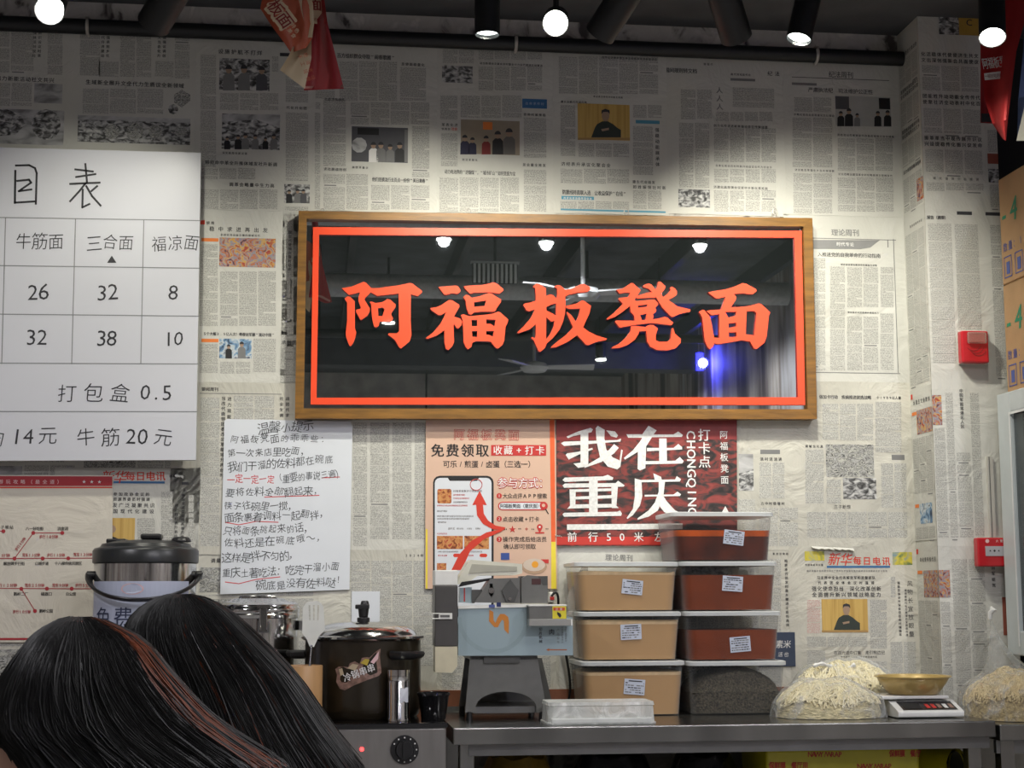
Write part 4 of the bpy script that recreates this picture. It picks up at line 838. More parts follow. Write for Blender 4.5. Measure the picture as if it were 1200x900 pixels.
# phone drawing
def rr(x0, y0, x1, y1, r): 
    out = []
    for cx, cy, a0 in ((x0+r, y0+r, 180), (x1-r, y0+r, 270), (x1-r, y1-r, 0), (x0+r, y1-r, 90)):
        out += [(cx+r*math.cos(math.radians(a0+k)), cy+r*math.sin(math.radians(a0+k))) for k in (0, 30, 60, 90)]
    return out
b.ppx(rr(507.5, 557.5, 578.5, 720, 8), Yq-.0002, 0, black); b.ppx(rr(509.5, 560, 576, 712, 6), Yq-.0004, 0, MATS['laminated_white']); b.ppx([(524, 559), (562, 559), (559, 563.5), (527, 563.5)], Yq-.0006, 0, black)
food = photo_mat('photo_noodles', [(.12, .02, .01), (.45, .14, .04), (.6, .3, .1), (.4, .05, .03)], 60)
b.ppx(rr(512.5, 573, 529, 590, 2), Yq-.0006, 0, food); b.rpx(512, 628, 542.5, 643.5, Yq-.0006, food); b.rpx(544, 628, 573, 643.5, Yq-.0006, food); b.rpx(512, 660, 523, 668, Yq-.0006, food)
gtx = mat('grey_caption', (.15, .13, .13), .6)
for x0, y, x1, h, m_ in ((531, 575.5, 565, 3, gtx), (531, 580, 545, 2, pr), (531, 584, 550, 2, pr), (531, 588.5, 548, 2, gtx), (512, 592.5, 548, 1.6, pr), (512, 599, 524, 2, gtx), (512, 605, 555, 1.2, gtx), (512, 608, 550, 1.2, gtx), (513, 612, 523, 2, gtx), (525, 619.5, 533, 3, gtx), (535, 619.5, 543, 2, gtx), (547, 619.5, 553, 2, gtx), (557, 619.5, 563, 2, gtx), (512, 625.5, 524, 2, pr), (513, 646.5, 537, 2, gtx), (545, 646.5, 565, 2, gtx), (513, 651, 524, 1.8, pr), (545, 651, 555, 1.8, pr)):
    tpx(b, rtxt(max(3, int((x1-x0)/max(h, 2)/.95))), x0, y, x1, y, max(h, 2.2), Yq-.0006, m_, bold=.02)
pill(b, 531, 648.8, 540, 653, Yq-.0006, redink); pill(b, 562, 648.8, 571, 653, Yq-.0006, redink)
b.tube([P(558+7*math.cos(a), 568+6.5*math.sin(a), Yq-.001) for a in [k*math.pi/9 for k in range(18)]], .0014, pr, n=4, closed=True)
b.ppx([(562, 575), (570.5, 592), (566, 591.5), (567, 602), (572, 610), (581, 616), (592, 618), (591, 621), (578, 620.5), (566, 614), (559, 604), (558, 591.5), (553.5, 592)], Yq-.0012, 0, redink)
b.ppx([(592, 619), (588, 622.5), (567, 632), (551, 646), (541, 668), (529, 668), (538, 650), (552, 634), (570, 624)], Yq-.0014, 0, redink)
b.rpx(587, 648, 597, 656, Yq-.0003, mat('poster_blue', (.04, .08, .3), .5)); b.ppx([(626+15*math.cos(a), 664+9*math.sin(a)) for a in [k*math.pi/8 for k in range(16)]], Yq-.0003, 0, mat('plate_brown', (.45, .3, .2), .5)); b.ppx([(626+13*math.cos(a), 662+7.5*math.sin(a)) for a in [k*math.pi/8 for k in range(16)]], Yq-.0005, 0, mat('egg_white', (.6, .5, .42), .5)); disc(b, 627, 661.5, 4, Yq-.0007, mat('egg_yolk', (.8, .35, .03), .5)); b.rpx(634, 655.5, 643, 660, Yq-.0003, pr)
b.build('print', parent=root, label='printed phone screen, arrows and red and black lettering')

root = thing('city_poster', P(757, 637, -.014), 'dark red and black poster with huge white characters below the sign', 'poster')
cityph = photo_mat('city_print', [(.015, .012, .012), (.05, .03, .03), (.20, .035, .03), (.26, .05, .045)], 16, (1, 1, 2.2), 1.2)
b = MB(); b.ppx([(652, 484), (863.5, 484), (864, 640), (652.5, 640)], -.014, .0015, cityph); b.build('paper', parent=root)
b = MB(); Yq = -.0148; pw = mat('worn_white_print', (.72, .72, .71), .6, var=.18, scale=90)
b.ppx([(652, 484), (863.5, 484), (863.6, 515), (652, 516)], Yq+.0003, 0, mat('poster_dull_red', (.22, .028, .028), .5, var=.15)); b.ppx([(652.4, 629), (864, 629), (864, 638.5), (652.4, 638.5)], Yq, 0, mat('poster_strip_red', (.5, .035, .025), .5))
b.ppx([(664.5, 614.5), (800, 613.5), (800, 620), (664.5, 621)], Yq, 0, pw)
CC = [
 [(458,103),(560,103),(600,48),(652,78),(632,104),(760,104),(790,85),(820,108),(812,120),(622,122),(585,180),(580,320),(545,335),(530,325),(532,215),(450,265),(442,255),(500,205),(545,150),(560,125),(470,125)],
 [(668,130),(715,130),(718,280),(668,282)], [(590,190),(760,190),(790,165),(815,185),(815,200),(590,212)], [(580,275),(770,272),(800,248),(825,275),(815,290),(580,295)],
 [(40,160),(60,150),(400,140),(425,130),(420,150),(60,178)], [(165,100),(215,90),(215,290),(200,310),(150,318),(120,290),(165,285)], [(75,118),(150,85),(230,62),(245,72),(235,90),(120,115),(85,128)], [(70,235),(80,225),(150,215),(240,190),(245,200),(150,235),(90,265)],
 [(262,65),(275,48),(320,75),(318,130),(330,200),(370,250),(415,270),(425,200),(435,205),(420,310),(400,328),(340,310),(290,250),(268,150)], [(380,165),(410,190),(380,225),(300,280),(190,318),(195,305),(290,250),(350,200)], [(330,78),(385,85),(405,110),(395,125),(360,115)],
 [(50,395),(65,380),(310,372),(340,362),(375,380),(370,395),(65,408)], [(50,430),(65,418),(390,415),(405,400),(448,430),(440,438),(60,445)], [(220,385),(275,385),(275,620),(220,622)],
 [(95,455),(135,455),(132,575),(80,580),(98,560)], [(362,430),(405,425),(395,560),(410,575),(365,575)], [(130,502),(365,492),(365,512),(130,520)], [(130,455),(365,448),(365,466),(130,472)], [(100,552),(365,548),(400,570),(90,578)], [(50,615),(60,605),(400,598),(418,590),(430,610),(425,625),(60,630)],
 [(630,352),(680,375),(685,395),(640,395)], [(510,385),(550,395),(770,392),(780,370),(808,390),(800,405),(550,410)], [(512,385),(555,400),(560,500),(545,560),(500,620),(465,645),(460,638),(500,580),(512,500)], [(575,490),(760,488),(785,470),(808,487),(800,498),(575,502)],
 [(665,405),(705,405),(695,500),(660,590),(600,630),(530,650),(530,640),(600,590),(640,540),(665,470)], [(690,490),(715,530),(770,590),(815,610),(760,625),(700,600),(668,560)]]
for k, L in enumerate(CC): b.ppx([(650+x/5.4545, 490+y/5.4545) for x, y in L], Yq-.0002-k*.00003, 0, pw)
for t, x0, x1, h in (('前', 664, 677, 12), ('行', 687, 703, 12), ('5', 711, 716, 12.5), ('0', 726, 732, 12.5), ('米', 742, 755, 12), ('左', 766, 779, 12), ('米', 791, 803, 11)): tpx(b, t, x0, 629.5, x1, 629.3, h, Yq-.0004, pw, bold=.02)
vpx(b, '打卡点', 825, 502, 549, 15, Yq-.0003, pw, bold=.02); vpx(b, '阿福板凳面', 848, 503, 569, 10, Yq-.0003, pw, bold=.01)
z_ = Vector((0, 0, -1)); letters(b, 'CHONGQING', P(809.5, 504, Yq-.0003), (0, 0, -1), (1, 0, 0), (P(810, 504, 0)-P(810, 605, 0)).length, .044, pw, bold=.03)
b.ppx([(845, 602), (850, 593), (855, 602)], Yq, 0, pw)
b.build('print', parent=root, label='worn white characters with dull red bands')

for args in (('card', (412, 693, 445, 746), MATS['laminated_white'], 'small blank white card on the wall behind the lid knob', -.006),):
    b = MB(); b.rpx(*args[1], args[4], args[2], .001); b.build('wall_card', label=args[3], cat='card')
root = thing('wall_card', P(918, 780, -.008), 'small dark blue card with white characters right of the container stack', 'card')
b = MB(); b.rpx(890, 741, 932, 781, -.008, mat('navy_card', (.035, .05, .09), .5), .001); b.build('card_sheet', parent=root)
b = MB(); tpx(b, '素米', 909, 755, 927, 755, 10, -.0085, white, shear=.15); tpx(b, '活也', 911, 767, 925, 767, 6, -.0085, white, shear=.15); b.build('lettering', parent=root)

# ================================================================ FIRE DEVICES ON THE PILLAR
redp = mat('red_alarm_plastic', (.48, .012, .02), .3, var=.05, coat=.3)
Yd = YP-.05
root = thing('fire_strobe', P(1141, 428, YP-.002), 'red fire alarm strobe with clear lens on the papered pillar', 'fire alarm')
b = MB(); b.rpx(1124, 387, 1157, 427, YP-.014, mat('white_backbox', (.6, .55, .52), .5), .012); b.build('back_box', parent=root, bevel=.002)
b = MB(); b.rpx(1127, 387.5, 1159, 425, Yd, redp, .036); b.build('body', parent=root, bevel=.006)
b = MB(); b.rpx(1135, 389, 1157, 402, Yd-.014, clear_mat('clear_lens', (.45, .33, .28), .35), .0142); b.build('lens', parent=root, bevel=.004)
b = MB()
for k in range(3): b.tube([P(1141+k*3+9*math.cos(a), 402+k*3+9*math.sin(a), Yd-.0005) for a in [math.radians(q_) for q_ in range(20, 150, 20)]], .0012, dkred, n=4)
b.build('sounder_ribs', parent=root)
root = thing('fire_call_point', P(1163, 664, YP-.002), 'square red fire call point with pale window beside the glass cabinet', 'fire alarm')
b = MB(); b.rpx(1143, 631, 1180, 664, YP-.014, MATS['white_backbox'], .012); b.build('back_box', parent=root, bevel=.002)
b = MB(); b.rpx(1146, 630, 1182, 664, Yd, redp, .036); b.build('body', parent=root, bevel=.005)
b = MB(); b.rpx(1155, 640, 1177, 651.5, Yd-.002, mat('grey_window', (.42, .42, .45), .3), .002); tpx(b, '★◆★', 1158, 645.5, 1173, 645.5, 3.4, Yd-.0025, black); tpx(b, '火警', 1166, 634, 1176, 634, 3.5, Yd-.0008, white); disc(b, 1157, 634, 2.3, Yd-.0006, MATS['pink_print']); b.build('window', parent=root, label='pale grey press window')
b = MB(); b.rpx(1158.5, 535, 1165.5, 630, YP-.012, mat('cable_cover', (.5, .48, .44), .6), .012); b.rpx(1160.5, 535, 1161.5, 630, YP-.0125, steel_d, .0005)
b.build('cable_duct', label='narrow pale cable duct rising from the fire call point', cat='cable duct', bevel=.001)

# ================================================================ GLASS CABINET AND CARTONS ON THE RIGHT
XF = XQ-.07; ZB0 = .985
yf0, yf1 = YP-.06, -1.7
zt = P(1172, 463, yf0).z
grayp = mat('grey_painted_frame', (.55, .60, .62), .4, .1, var=.08, scale=9)
root = thing('glass_cabinet', (XF+.3, (yf0+yf1)/2, .79), 'grey framed glass door refrigerator at the right edge beside the pillar', 'refrigerator')
b = MB(); b.box(XF+.045, XF+.6, yf1, yf0, ZB0, zt-.003, mat('cabinet_inside', (.07, .08, .085), .5, var=.2)); b.build('body', parent=root, bevel=.004)
b = MB()
for (y0, y1, z0, z1) in ((yf0-.1, yf0, ZB0, zt), (yf1, yf1+.075, ZB0, zt), (yf1+.075, yf0-.1, zt-.07, zt), (yf1+.075, yf0-.1, ZB0, ZB0+.08)): b.box(XF, XF+.045, y0, y1, z0, z1, grayp)
b.build('door_frame', parent=root, bevel=.004)
b = MB(); b.box(XF-.002, XF+.0, yf0-.1, yf0-.092, ZB0+.03, zt-.07, mat('white_gasket', (.75, .77, .78), .4)); b.box(XF-.002, XF, yf1+.075, yf0-.1, zt-.078, zt-.07, MATS['white_gasket']); b.build('gasket', parent=root)
gm = clear_mat('cabinet_glass', (.1, .12, .13), .35, .05)
b = MB(); b.box(XF+.012, XF+.018, yf1+.076, yf0-.101, ZB0+.081, zt-.072, gm); b.build('glass_pane', parent=root)
b = MB(); b.box(XF-.03, XF-.0005, yf0-.9, yf0-.86, 1.2, 1.5, steel_s); b.build('handle', parent=root, bevel=.004)
b = MB(); b.box(XF+.36, XF+.58, yf1+.02, yf0-.02, .79, ZB0-.0005, blackm); b.build('plinth', parent=root)
bagm = clear_mat('crumpled_film', (.5, .5, .5), .3, .2, .6)
kraft = mat('kraft_carton', (.42, .26, .13), .75, var=.1, scale=9, bump=.06)
grn = mat('green_stencil', (.03, .24, .13), .7); blu = mat('blue_stencil', (.08, .11, .32), .7)
XC = P(1183, 330, YP-.16).x
zlo = P(1182, 456, YP-.16).z; zmid = PX(1179, 334, XC).z; 
Ycb = PX(1178, 400, XC).y
zlo = zt; hb = PX(1180, 334, XC).z-zlo
for k in range(2):
    z0 = zlo+.001+k*(hb+.004)
    ya = Ycb+.0; 
    root = thing('cardboard_carton', (XC+.25, ya-.35, z0), 'brown carton with green stencil at right edge, %s' % ('upper of the two' if k else 'lower of the two'), 'carton')
    b = MB(); b.box(XC, XC+.42, ya-.62, ya, z0, z0+hb, kraft); b.build('box', parent=root, bevel=.004)
    b = MB(); b.box(XC-.0006, XC, ya-.62, ya, z0+hb*.995, z0+hb, kraft)
    letters(b, '-4', (XC-.0012, ya+.0, z0+hb*.66), (0, -1, 0), (0, 0, 1), .15, .115, grn, bold=.02, shear=.12)
    letters(b, '数量：1X4', (XC-.0012, ya-.015, z0+hb*.34), (0, -1, 0), (0, 0, 1), .24, .034, blu, bold=.01)
    for j in range(3):
        yb = ya-.02-j*.085; z1 = z0+hb*.05; z2 = z0+hb*.25
        for (a0, a1, c0, c1) in ((yb-.06, yb, z1, z1+.004), (yb-.06, yb, z2-.004, z2), (yb-.004, yb, z1, z2), (yb-.06, yb-.056, z1, z2)): b.quad([(XC-.0012, a0, c0), (XC-.0012, a1, c0), (XC-.0012, a1, c1), (XC-.0012, a0, c1)], blu)
        b.quad([(XC-.0012, yb-.045, z1+.012), (XC-.0012, yb-.018, z1+.012), (XC-.0012, yb-.018, z2-.02), (XC-.0012, yb-.045, z2-.02)], blu)
    b.build('print', parent=root, label='green and blue stencil print')
# ================================================================ WORKTOPS
ZT = .80; YT = -.65
def zat(py, Y, px=750): return P(px, py, Y).z
x0t = P(531, 850, YT).x; x1t = P(1167, 846, YT).x
zt0 = ZT
root = thing('steel_table', ((x0t+x1t)/2, YT/2, 0), 'long stainless steel worktop carrying the slicer and the container stacks', 'table')
b = MB(); b.box(x0t, x1t, YT, -.015, ZT-.05, ZT, steel); b.build('worktop', parent=root, bevel=.004)
b = MB(); b.box(x0t+.05, x1t-.01, YT+.03, YT+.05, ZT-.085, ZT-.0505, steel_d); b.build('apron', parent=root)
b = MB(); b.box(x0t, x1t, -.0145, -.0125, ZT, ZT+.018, steel_d); b.build('upstand', parent=root)
for x in (x0t+.045, x1t-.055):
    for y in (YT+.06, -.07):
        b = MB(); b.box(x-.022, x+.022, y-.022, y+.022, 0, ZT-.0505, steel); b.build('leg', parent=root, bevel=.003)
ZSH = .36
b = MB(); b.box(x0t+.025, x1t-.035, YT+.085, -.05, ZSH-.02, ZSH, steel_d); b.build('undershelf', parent=root)
x2 = P(1170, 852, YT).x+.004
root = thing('steel_table', (x2+.5, YT/2, 0), 'steel worktop at the right edge carrying the knotted noodle bag', 'table')
ZT2 = ZT-.012
b = MB(); b.box(x2, x2+1.05, YT, YP-.02, ZT2-.05, ZT2, steel); b.build('worktop', parent=root, bevel=.004)
for x in (x2+.035, x2+1.0):
    for y in (YT+.05, YP-.07):
        b = MB(); b.box(x-.022, x+.022, y-.022, y+.022, 0, ZT2-.0505, steel); b.build('leg', parent=root)
b = MB(); b.box(x2+.0, x2+1.05, YT+.03, YT+.05, ZT2-.09, ZT2-.0505, steel_d); b.build('apron', parent=root)
x3 = P(520, 850, YT).x
root = thing('steel_counter', (x3-.9, YT/2, 0), 'low steel counter on the left under the bucket, pots and cooker', 'counter')
ZC3 = .60; xl = XL+.05
b = MB(); b.box(xl, x3-.02, YT+.02, -.015, ZC3-.05, ZC3, steel); b.build('worktop', parent=root, bevel=.003)
b = MB(); b.box(xl, x3-.02, YT+.06, YT+.08, .1, ZC3-.0505, steel_d); b.build('front_panel', parent=root)
for x in (xl+.03, x3-.05):
    for y in (YT+.12, -.05):
        b = MB(); b.box(x-.02, x+.02, y-.02, y+.02, 0, ZC3-.0505, steel); b.build('leg', parent=root)
# wooden riser behind, carrying bucket and barrel
x4 = P(338, 800, -.3).x
b = MB(); b.box(xl+.1, x4-.02, -.5, -.03, ZC3+.0, ZC3+.2, mat('dark_crate_wood', (.09, .05, .03), .6, var=.2)); b.build('platform', label='low dark wooden platform on the left counter under the steel bucket', cat='platform')
ZPL = ZC3+.2

# ---- cooker
xc0 = P(343, 850, YT).x; xc1 = P(523, 850, YT).x; zc1 = P(460, 853, YT+.0).z
root = thing('electric_cooker', ((xc0+xc1)/2, YT/2, ZC3), 'steel electric cooker with black glass top, round black knob and red light', 'cooker')
b = MB(); b.box(xc0, xc1, YT, -.17, ZC3+.001, zc1-.002, mat('satin_panel_steel', (.27, .26, .245), .4, .8, var=.12, scale=5, stretch=(6, 1, 1))); b.build('body', parent=root, bevel=.004)
b = MB(); b.box(xc0-.004, xc1+.004, YT-.006, -.166, zc1-.002, zc1+.014, mat('black_glass', (.008, .008, .009), .08, coat=.5)); b.build('glass_top', parent=root, bevel=.003)
ZK = zc1+.014
kc = P(474, 878.5, YT); b = MB(); b.cyl(kc, kc-Vector((0, .005, 0)), .042, blackp, n=36); b.cyl(kc-Vector((0, .005, 0)), kc-Vector((0, .022, 0)), .028, blackp, r1=.025, n=32); b.box(kc.x-.006, kc.x+.006, YT-.03, YT-.02, kc.z-.026, kc.z+.026, blackp)
for k in range(10):
    a = math.radians(-60+k*30); c = kc+Vector((.035*math.sin(a), -.0056, .035*math.cos(a))); b.box(c.x-.002, c.x+.002, c.y-.0004, c.y, c.z-.002, c.z+.002, white)
b.build('knob', parent=root, smooth=True)
lc = P(424, 878, YT); b = MB(); b.cyl(lc, lc-Vector((0, .004, 0)), .006, mat('red_led', (.8, .02, .02), .3, emit=(1, .05, .05), es=4), n=14); b.build('indicator_light', parent=root, label='glowing red indicator light', smooth=True)

# ---- big dark pot
Yk = -.37
pc = P(425, 800, Yk); pw_ = (P(493, 790, Yk).x-P(357, 790, Yk).x)/2; pcx = (P(493, 790, Yk).x+P(357, 790, Yk).x)/2
zr = P(425, 745, Yk).z; hp = zr-ZK
bronze = mat('dark_bronze_enamel', (.028, .021, .012), .3, .3, var=.15, coat=.3)
root = thing('stock_pot', (pcx, Yk, ZK), 'large dark bronze lidded pot with sticker standing on the cooker', 'pot')
b = MB(); b.lathe((pcx, Yk, ZK), [(0, 0), (pw_*.93, 0), (pw_*.97, .008), (pw_, .03), (pw_, hp-.004), (pw_-.006, hp-.004)], bronze, 64); b.build('body', parent=root, smooth=True)
dh = P(425, 728, Yk).z-zr
b = MB(); b.lathe((pcx, Yk, zr), [(pw_+.006, -.012), (pw_+.013, -.006), (pw_+.01, 0), (pw_*.93, .004), (pw_*.9, .012), (pw_*.8, dh*.6), (pw_*.55, dh*.92), (pw_*.2, dh), (0, dh)], steel_s, 64); b.build('lid', parent=root, smooth=True, label='polished steel domed lid')
b = MB(); zk = zr+dh; b.cyl((pcx, Yk, zk-.002), (pcx, Yk, zk+.012), .02, blackp, n=20); b.cyl((pcx, Yk, zk+.012), (pcx, Yk, zk+.045), .014, blackp, r1=.018, n=20); b.box(pcx-.026, pcx+.018, Yk-.018, Yk+.018, zk+.038, zk+.052, blackp); b.cyl((pcx+.004, Yk, zk+.045), (pcx+.004, Yk, zk+.064), .016, blackp, r1=.011, n=20)
b.build('lid_knob', parent=root, bevel=.003)
hz = P(480, 768, Yk-.17).z; b = MB()
ang = math.radians(-50); hc = Vector((pcx+pw_*math.cos(ang), Yk+pw_*math.sin(ang), hz)); dr = Vector((math.cos(ang), math.sin(ang), 0)); tg = Vector((-dr.y, dr.x, 0))
b.tube([hc-tg*.045, hc-tg*.04+dr*.035, hc+dr*.045, hc+tg*.04+dr*.035, hc+tg*.045], .011, blackp, n=10, rz=.016); b.build('side_handle', parent=root, smooth=True)
hc2 = Vector((pcx-pw_, Yk, hz)); b = MB(); b.tube([hc2+Vector((0, -.045, 0)), hc2+Vector((-.035, -.04, 0)), hc2+Vector((-.045, 0, 0)), hc2+Vector((-.035, .04, 0)), hc2+Vector((0, .045, 0))], .011, blackp, n=10, rz=.016); b.build('side_handle', parent=root, smooth=True)
def on_cyl(mb, pts, cx, cy, r, m):
    """a thin label of picture outline pts wrapped on the cylinder's near side"""
    vs = []
    for px, py in pts:
        x = P(px, py, cy-r*.95).x; dx = max(-r*.98, min(r*.98, x-cx)); y = cy-math.sqrt(r*r-dx*dx); z = P(px, py, y).z; vs.append((x, y-.0012, z))
    c = [sum(v[i] for v in vs)/len(vs) for i in range(3)]
    dx = c[0]-cx; c[1] = cy-math.sqrt(r*r-dx*dx)-.0012
    n = len(vs); mb.add(vs+[c], [(i, (i+1) % n, n) for i in range(n)], m)
b = MB(); so = [(393, 784), (397, 781), (402, 781), (407, 784), (410, 777), (416, 775), (421, 778), (424, 771), (430, 770), (434, 771), (441, 763), (446, 760), (445, 769), (446, 778), (447, 788), (444, 792), (430, 797), (415, 803), (404, 809), (398, 807), (394, 799), (395, 791)]
on_cyl(b, so, pcx, Yk, pw_+.0006, mat('sticker_brown', (.22, .13, .1), .35, var=.5, scale=90))
b.build('sticker', parent=root, base=(pcx, Yk-pw_, hz), label='shaped brown and cream sticker')
b = MB()
for L, m_ in (([(397, 784), (401, 783), (403, 790), (399, 792)], MATS['cream_pennant_cloth']), ([(407, 783), (413, 778), (420, 779), (416, 786)], MATS['cream_pennant_cloth']), ([(422, 777), (428, 772), (433, 773), (430, 780)], mat('sticker_yellow', (.5, .38, .05), .4)), ([(434, 776), (444, 763), (443, 772), (438, 778)], MATS['pink_print'])):
    on_cyl(b, L, pcx, Yk, pw_+.0012, m_)
st = MB()
for k, ch in enumerate('冷锅串串'):
    x = 407+k*9.2; y = 795-k*3.6; A = P(x, y, Yk-pw_*.985); A.y = Yk-math.sqrt(pw_**2-(A.x-pcx)**2)-.003
    letters(st, ch, A-Vector((.0115, 0, 0)), (.96, .0, .28), (-.28, 0, .96), .024, .027, white, bold=.02)
ob = b.build('sticker_patches', parent=root); st.build('sticker_lettering', parent=root)

# ---- stainless shaker on the cooker
Yh = YT+.07; r_ = (P(480.5, 820, Yh).x-P(453.5, 820, Yh).x)/2; hx = P(467, 820, Yh).x; zh = P(467, 785, Yh).z
root = thing('shaker_can', (hx, Yh, ZK), 'slim stainless cylinder standing on the cooker before the dark pot', 'shaker')
b = MB(); H_ = zh-ZK; b.lathe((hx, Yh, ZK+.0008), [(0, 0), (r_, 0), (r_, .008), (r_*.95, .012), (r_*.95, H_*.78), (r_*.93, H_*.79), (r_*.95, H_*.8), (r_*.95, H_*.87), (r_*.93, H_*.875), (r_*.96, H_*.88), (r_*.96, H_), (r_*.8, H_), (0, H_-.004)], steel_s, 36); b.build('body', parent=root, smooth=True)
b = MB(); on_cyl(b, [(468, 806), (478.5, 805.5), (478.5, 823), (468, 824)], hx, Yh, r_*1.0, MATS['laminated_white']); b.build('label_tag', parent=root, base=(hx, Yh-r_, ZK+.05))
# ---- black basin on the right of the pot
b = MB(); bx, by = P(508, 840, -.53).x, -.53
pts = []
rb = .046
b.lathe((bx, by, ZK), [(0, .001), (rb*.75, .001), (rb, .075), (rb*1.08, .08), (rb*1.1, .074), (rb*1.02, .07), (rb*.8, .0005)], mat('glossy_black_plastic', (.01, .01, .011), .12), 40, 1.0, 1.15)
b.build('black_basin', smooth=True, label='glossy black plastic basin on the cooker right of the pot', cat='basin')
# ---- wooden holder and slotted turner
Yw = -.585; rw = (P(378, 800, Yw).x-P(333, 800, Yw).x)/2; wx = P(355.5, 800, Yw).x; zw = P(356, 780, Yw).z
bam = mat('pale_bamboo', (.52, .30, .13), .4, var=.12, scale=5, stretch=(8, 8, .5))
Zw = ZK
root = thing('utensil_holder', (wx, Yw, Zw), 'pale bamboo cylinder utensil holder left of the dark pot', 'holder')
b = MB(); H_ = zw-Zw; b.lathe((wx, Yw, Zw+.001), [(0, 0), (rw, 0), (rw, H_-.002), (rw-.001, H_), (rw-.006, H_), (rw-.007, H_-.002), (rw-.007, .01), (0, .01)], bam, 40); b.build('cup', parent=root, smooth=True)
root = thing('slotted_turner', (P(365, 780, -.56).x, -.56, Zw+.02), 'white slotted turner standing upright in the bamboo holder', 'spatula')
Yv = -.56; whp = mat('white_nylon', (.75, .76, .7), .45)
oc = [(354, 742), (355, 712), (358, 707), (362, 705), (370, 704), (376, 706), (379, 711), (381, 738), (374, 745), (368, 758), (363, 758), (359, 748)]
sl = [[(361.5+k*5.2, 709), (363.7+k*5.2, 709), (364+k*4.6, 727), (362.4+k*4.6, 727)] for k in range(3)]
b = MB(); b.ppx(oc, Yv, .003, whp, sl); b.build('head', parent=root)
b = MB(); A = P(365.5, 756, Yv+.0015); b.tube([A, Vector((A.x-.015, A.y-.03, Zw+.03))], .006, steel_s, n=10, rz=.003); b.build('handle', parent=root, smooth=True, label='thin metal handle')

# ---- steel barrel with clamp
Yb_ = -.24; r_ = (P(352, 740, Yb_).x-P(252, 740, Yb_).x)/2; bx = (P(352, 740, Yb_).x+P(252, 740, Yb_).x)/2; zrim = P(302, 720, Yb_).z; H_ = zrim-ZPL
root = thing('steel_barrel', (bx, Yb_, ZPL), 'polished steel food barrel with clamped lid behind the right-hand head', 'barrel')
b = MB(); b.lathe((bx, Yb_, ZPL), [(0, .001), (r_*.96, .001), (r_*.97, H_-.012), (r_*1.0, H_-.01), (r_*1.02, H_), (r_*1.0, H_+.004)], steel_s, 56); b.build('body', parent=root, smooth=True)
b = MB(); b.lathe((bx, Yb_, zrim+.004), [(r_*1.0, 0), (r_*1.02, .006), (r_*1.01, .016), (r_*.98, .02), (r_*.97, .028), (r_*.85, .036), (r_*.7, .037), (r_*.6, .046), (r_*.3, .05), (0, .05)], steel_s, 56); b.build('lid', parent=root, smooth=True)
b = MB(); zz = zrim+.046; b.tube([(bx-.06, Yb_-.03, zz), (bx-.055, Yb_-.04, zz+.008), (bx-.03, Yb_-.05, zz+.01), (bx+.03, Yb_-.05, zz+.01), (bx+.055, Yb_-.04, zz+.008), (bx+.06, Yb_-.03, zz)], .005, steel_s, n=8); b.build('lid_handle', parent=root, smooth=True)
b = MB(); cx_ = P(309, 725, Yb_-r_).x; yy = Yb_-math.sqrt(r_**2-(cx_-bx)**2)-.006
b.box(cx_-.018, cx_+.018, yy-.006, yy+.004, zrim-.055, zrim-.02, steel_d); b.box(cx_-.012, cx_+.012, yy-.01, yy-.004, zrim-.05, zrim+.03, steel); b.tube([(cx_-.01, yy-.014, zrim-.045), (cx_-.01, yy-.016, zrim+.02), (cx_+.01, yy-.016, zrim+.02), (cx_+.01, yy-.014, zrim-.045)], .002, steel_s, n=6); b.box(cx_-.02, cx_+.02, yy-.012, yy+.01, zrim+.022, zrim+.032, steel)
b.build('clamp', parent=root, bevel=.0015)
b = MB(); ex = bx+r_; b.box(ex-.004, ex+.012, Yb_-.045, Yb_-.0, zrim-.05, zrim-.02, steel_d); b.tube([(ex+.01, Yb_-.045, zrim-.035), (ex+.03, Yb_-.04, zrim-.04), (ex+.03, Yb_, zrim-.04), (ex+.01, Yb_+.005, zrim-.035)], .005, steel_s, n=8); b.build('side_handle', parent=root, smooth=True)

# ---- insulated bucket
Yi = -.26; r_ = (P(230, 680, Yi).x-P(110, 680, Yi).x)/2; ix = (P(230, 680, Yi).x+P(110, 680, Yi).x)/2
zl = P(170, 659, Yi-r_*.5).z; H_ = zl-ZPL
root = thing('insulated_bucket', (ix, Yi, ZPL), 'polished steel insulated bucket with black lid and printed paper, left', 'bucket')
b = MB(); b.lathe((ix, Yi, ZPL), [(0, .001), (r_*.98, .001), (r_, .01), (r_, H_)], steel_s, 64); b.build('body', parent=root, smooth=True)
b = MB(); h1 = .045; zq = zl; b.lathe((ix, Yi, zq), [(r_*1.0, -.004), (r_*1.035, 0), (r_*1.04, h1-.008), (r_*1.0, h1), (r_*.9, h1+.004), (r_*.86, h1+.014), (r_*.6, h1+.024), (r_*.3, h1+.027), (0, h1+.027)], mat('satin_black_plastic', (.022, .024, .025), .32), 64); b.build('lid', parent=root, smooth=True)
b = MB(); b.box(ix-.015, ix+.05, Yi-.04, Yi+.03, zq+h1+.028, zq+h1+.046, blackp); b.cyl((ix+.11, Yi-.02, zq+h1+.02), (ix+.11, Yi-.02, zq+h1+.036), .035, blackp, r1=.025, n=24); b.build('lid_knob', parent=root, bevel=.006); b = MB(); b.box(ix-.12, ix-.06, Yi-.04, Yi+.03, zq+h1+.016, zq+h1+.03, blackp); b.build('lid_latch', parent=root, bevel=.004)
zpv = zl-.04
b = MB(); hl = []
for k in range(0, 25):
    t = math.pi*k/24; hx_ = -math.cos(t)*(r_*1.07); dp = math.sin(t)
    hl.append((ix+hx_, Yi-.02-dp*r_*1.08, zpv+.0-dp*(zpv-P(170, 703, Yi-r_*1.1).z)))
b.tube(hl, .006, blackp, n=10, rz=.015); b.build('carrying_handle', parent=root, smooth=True)
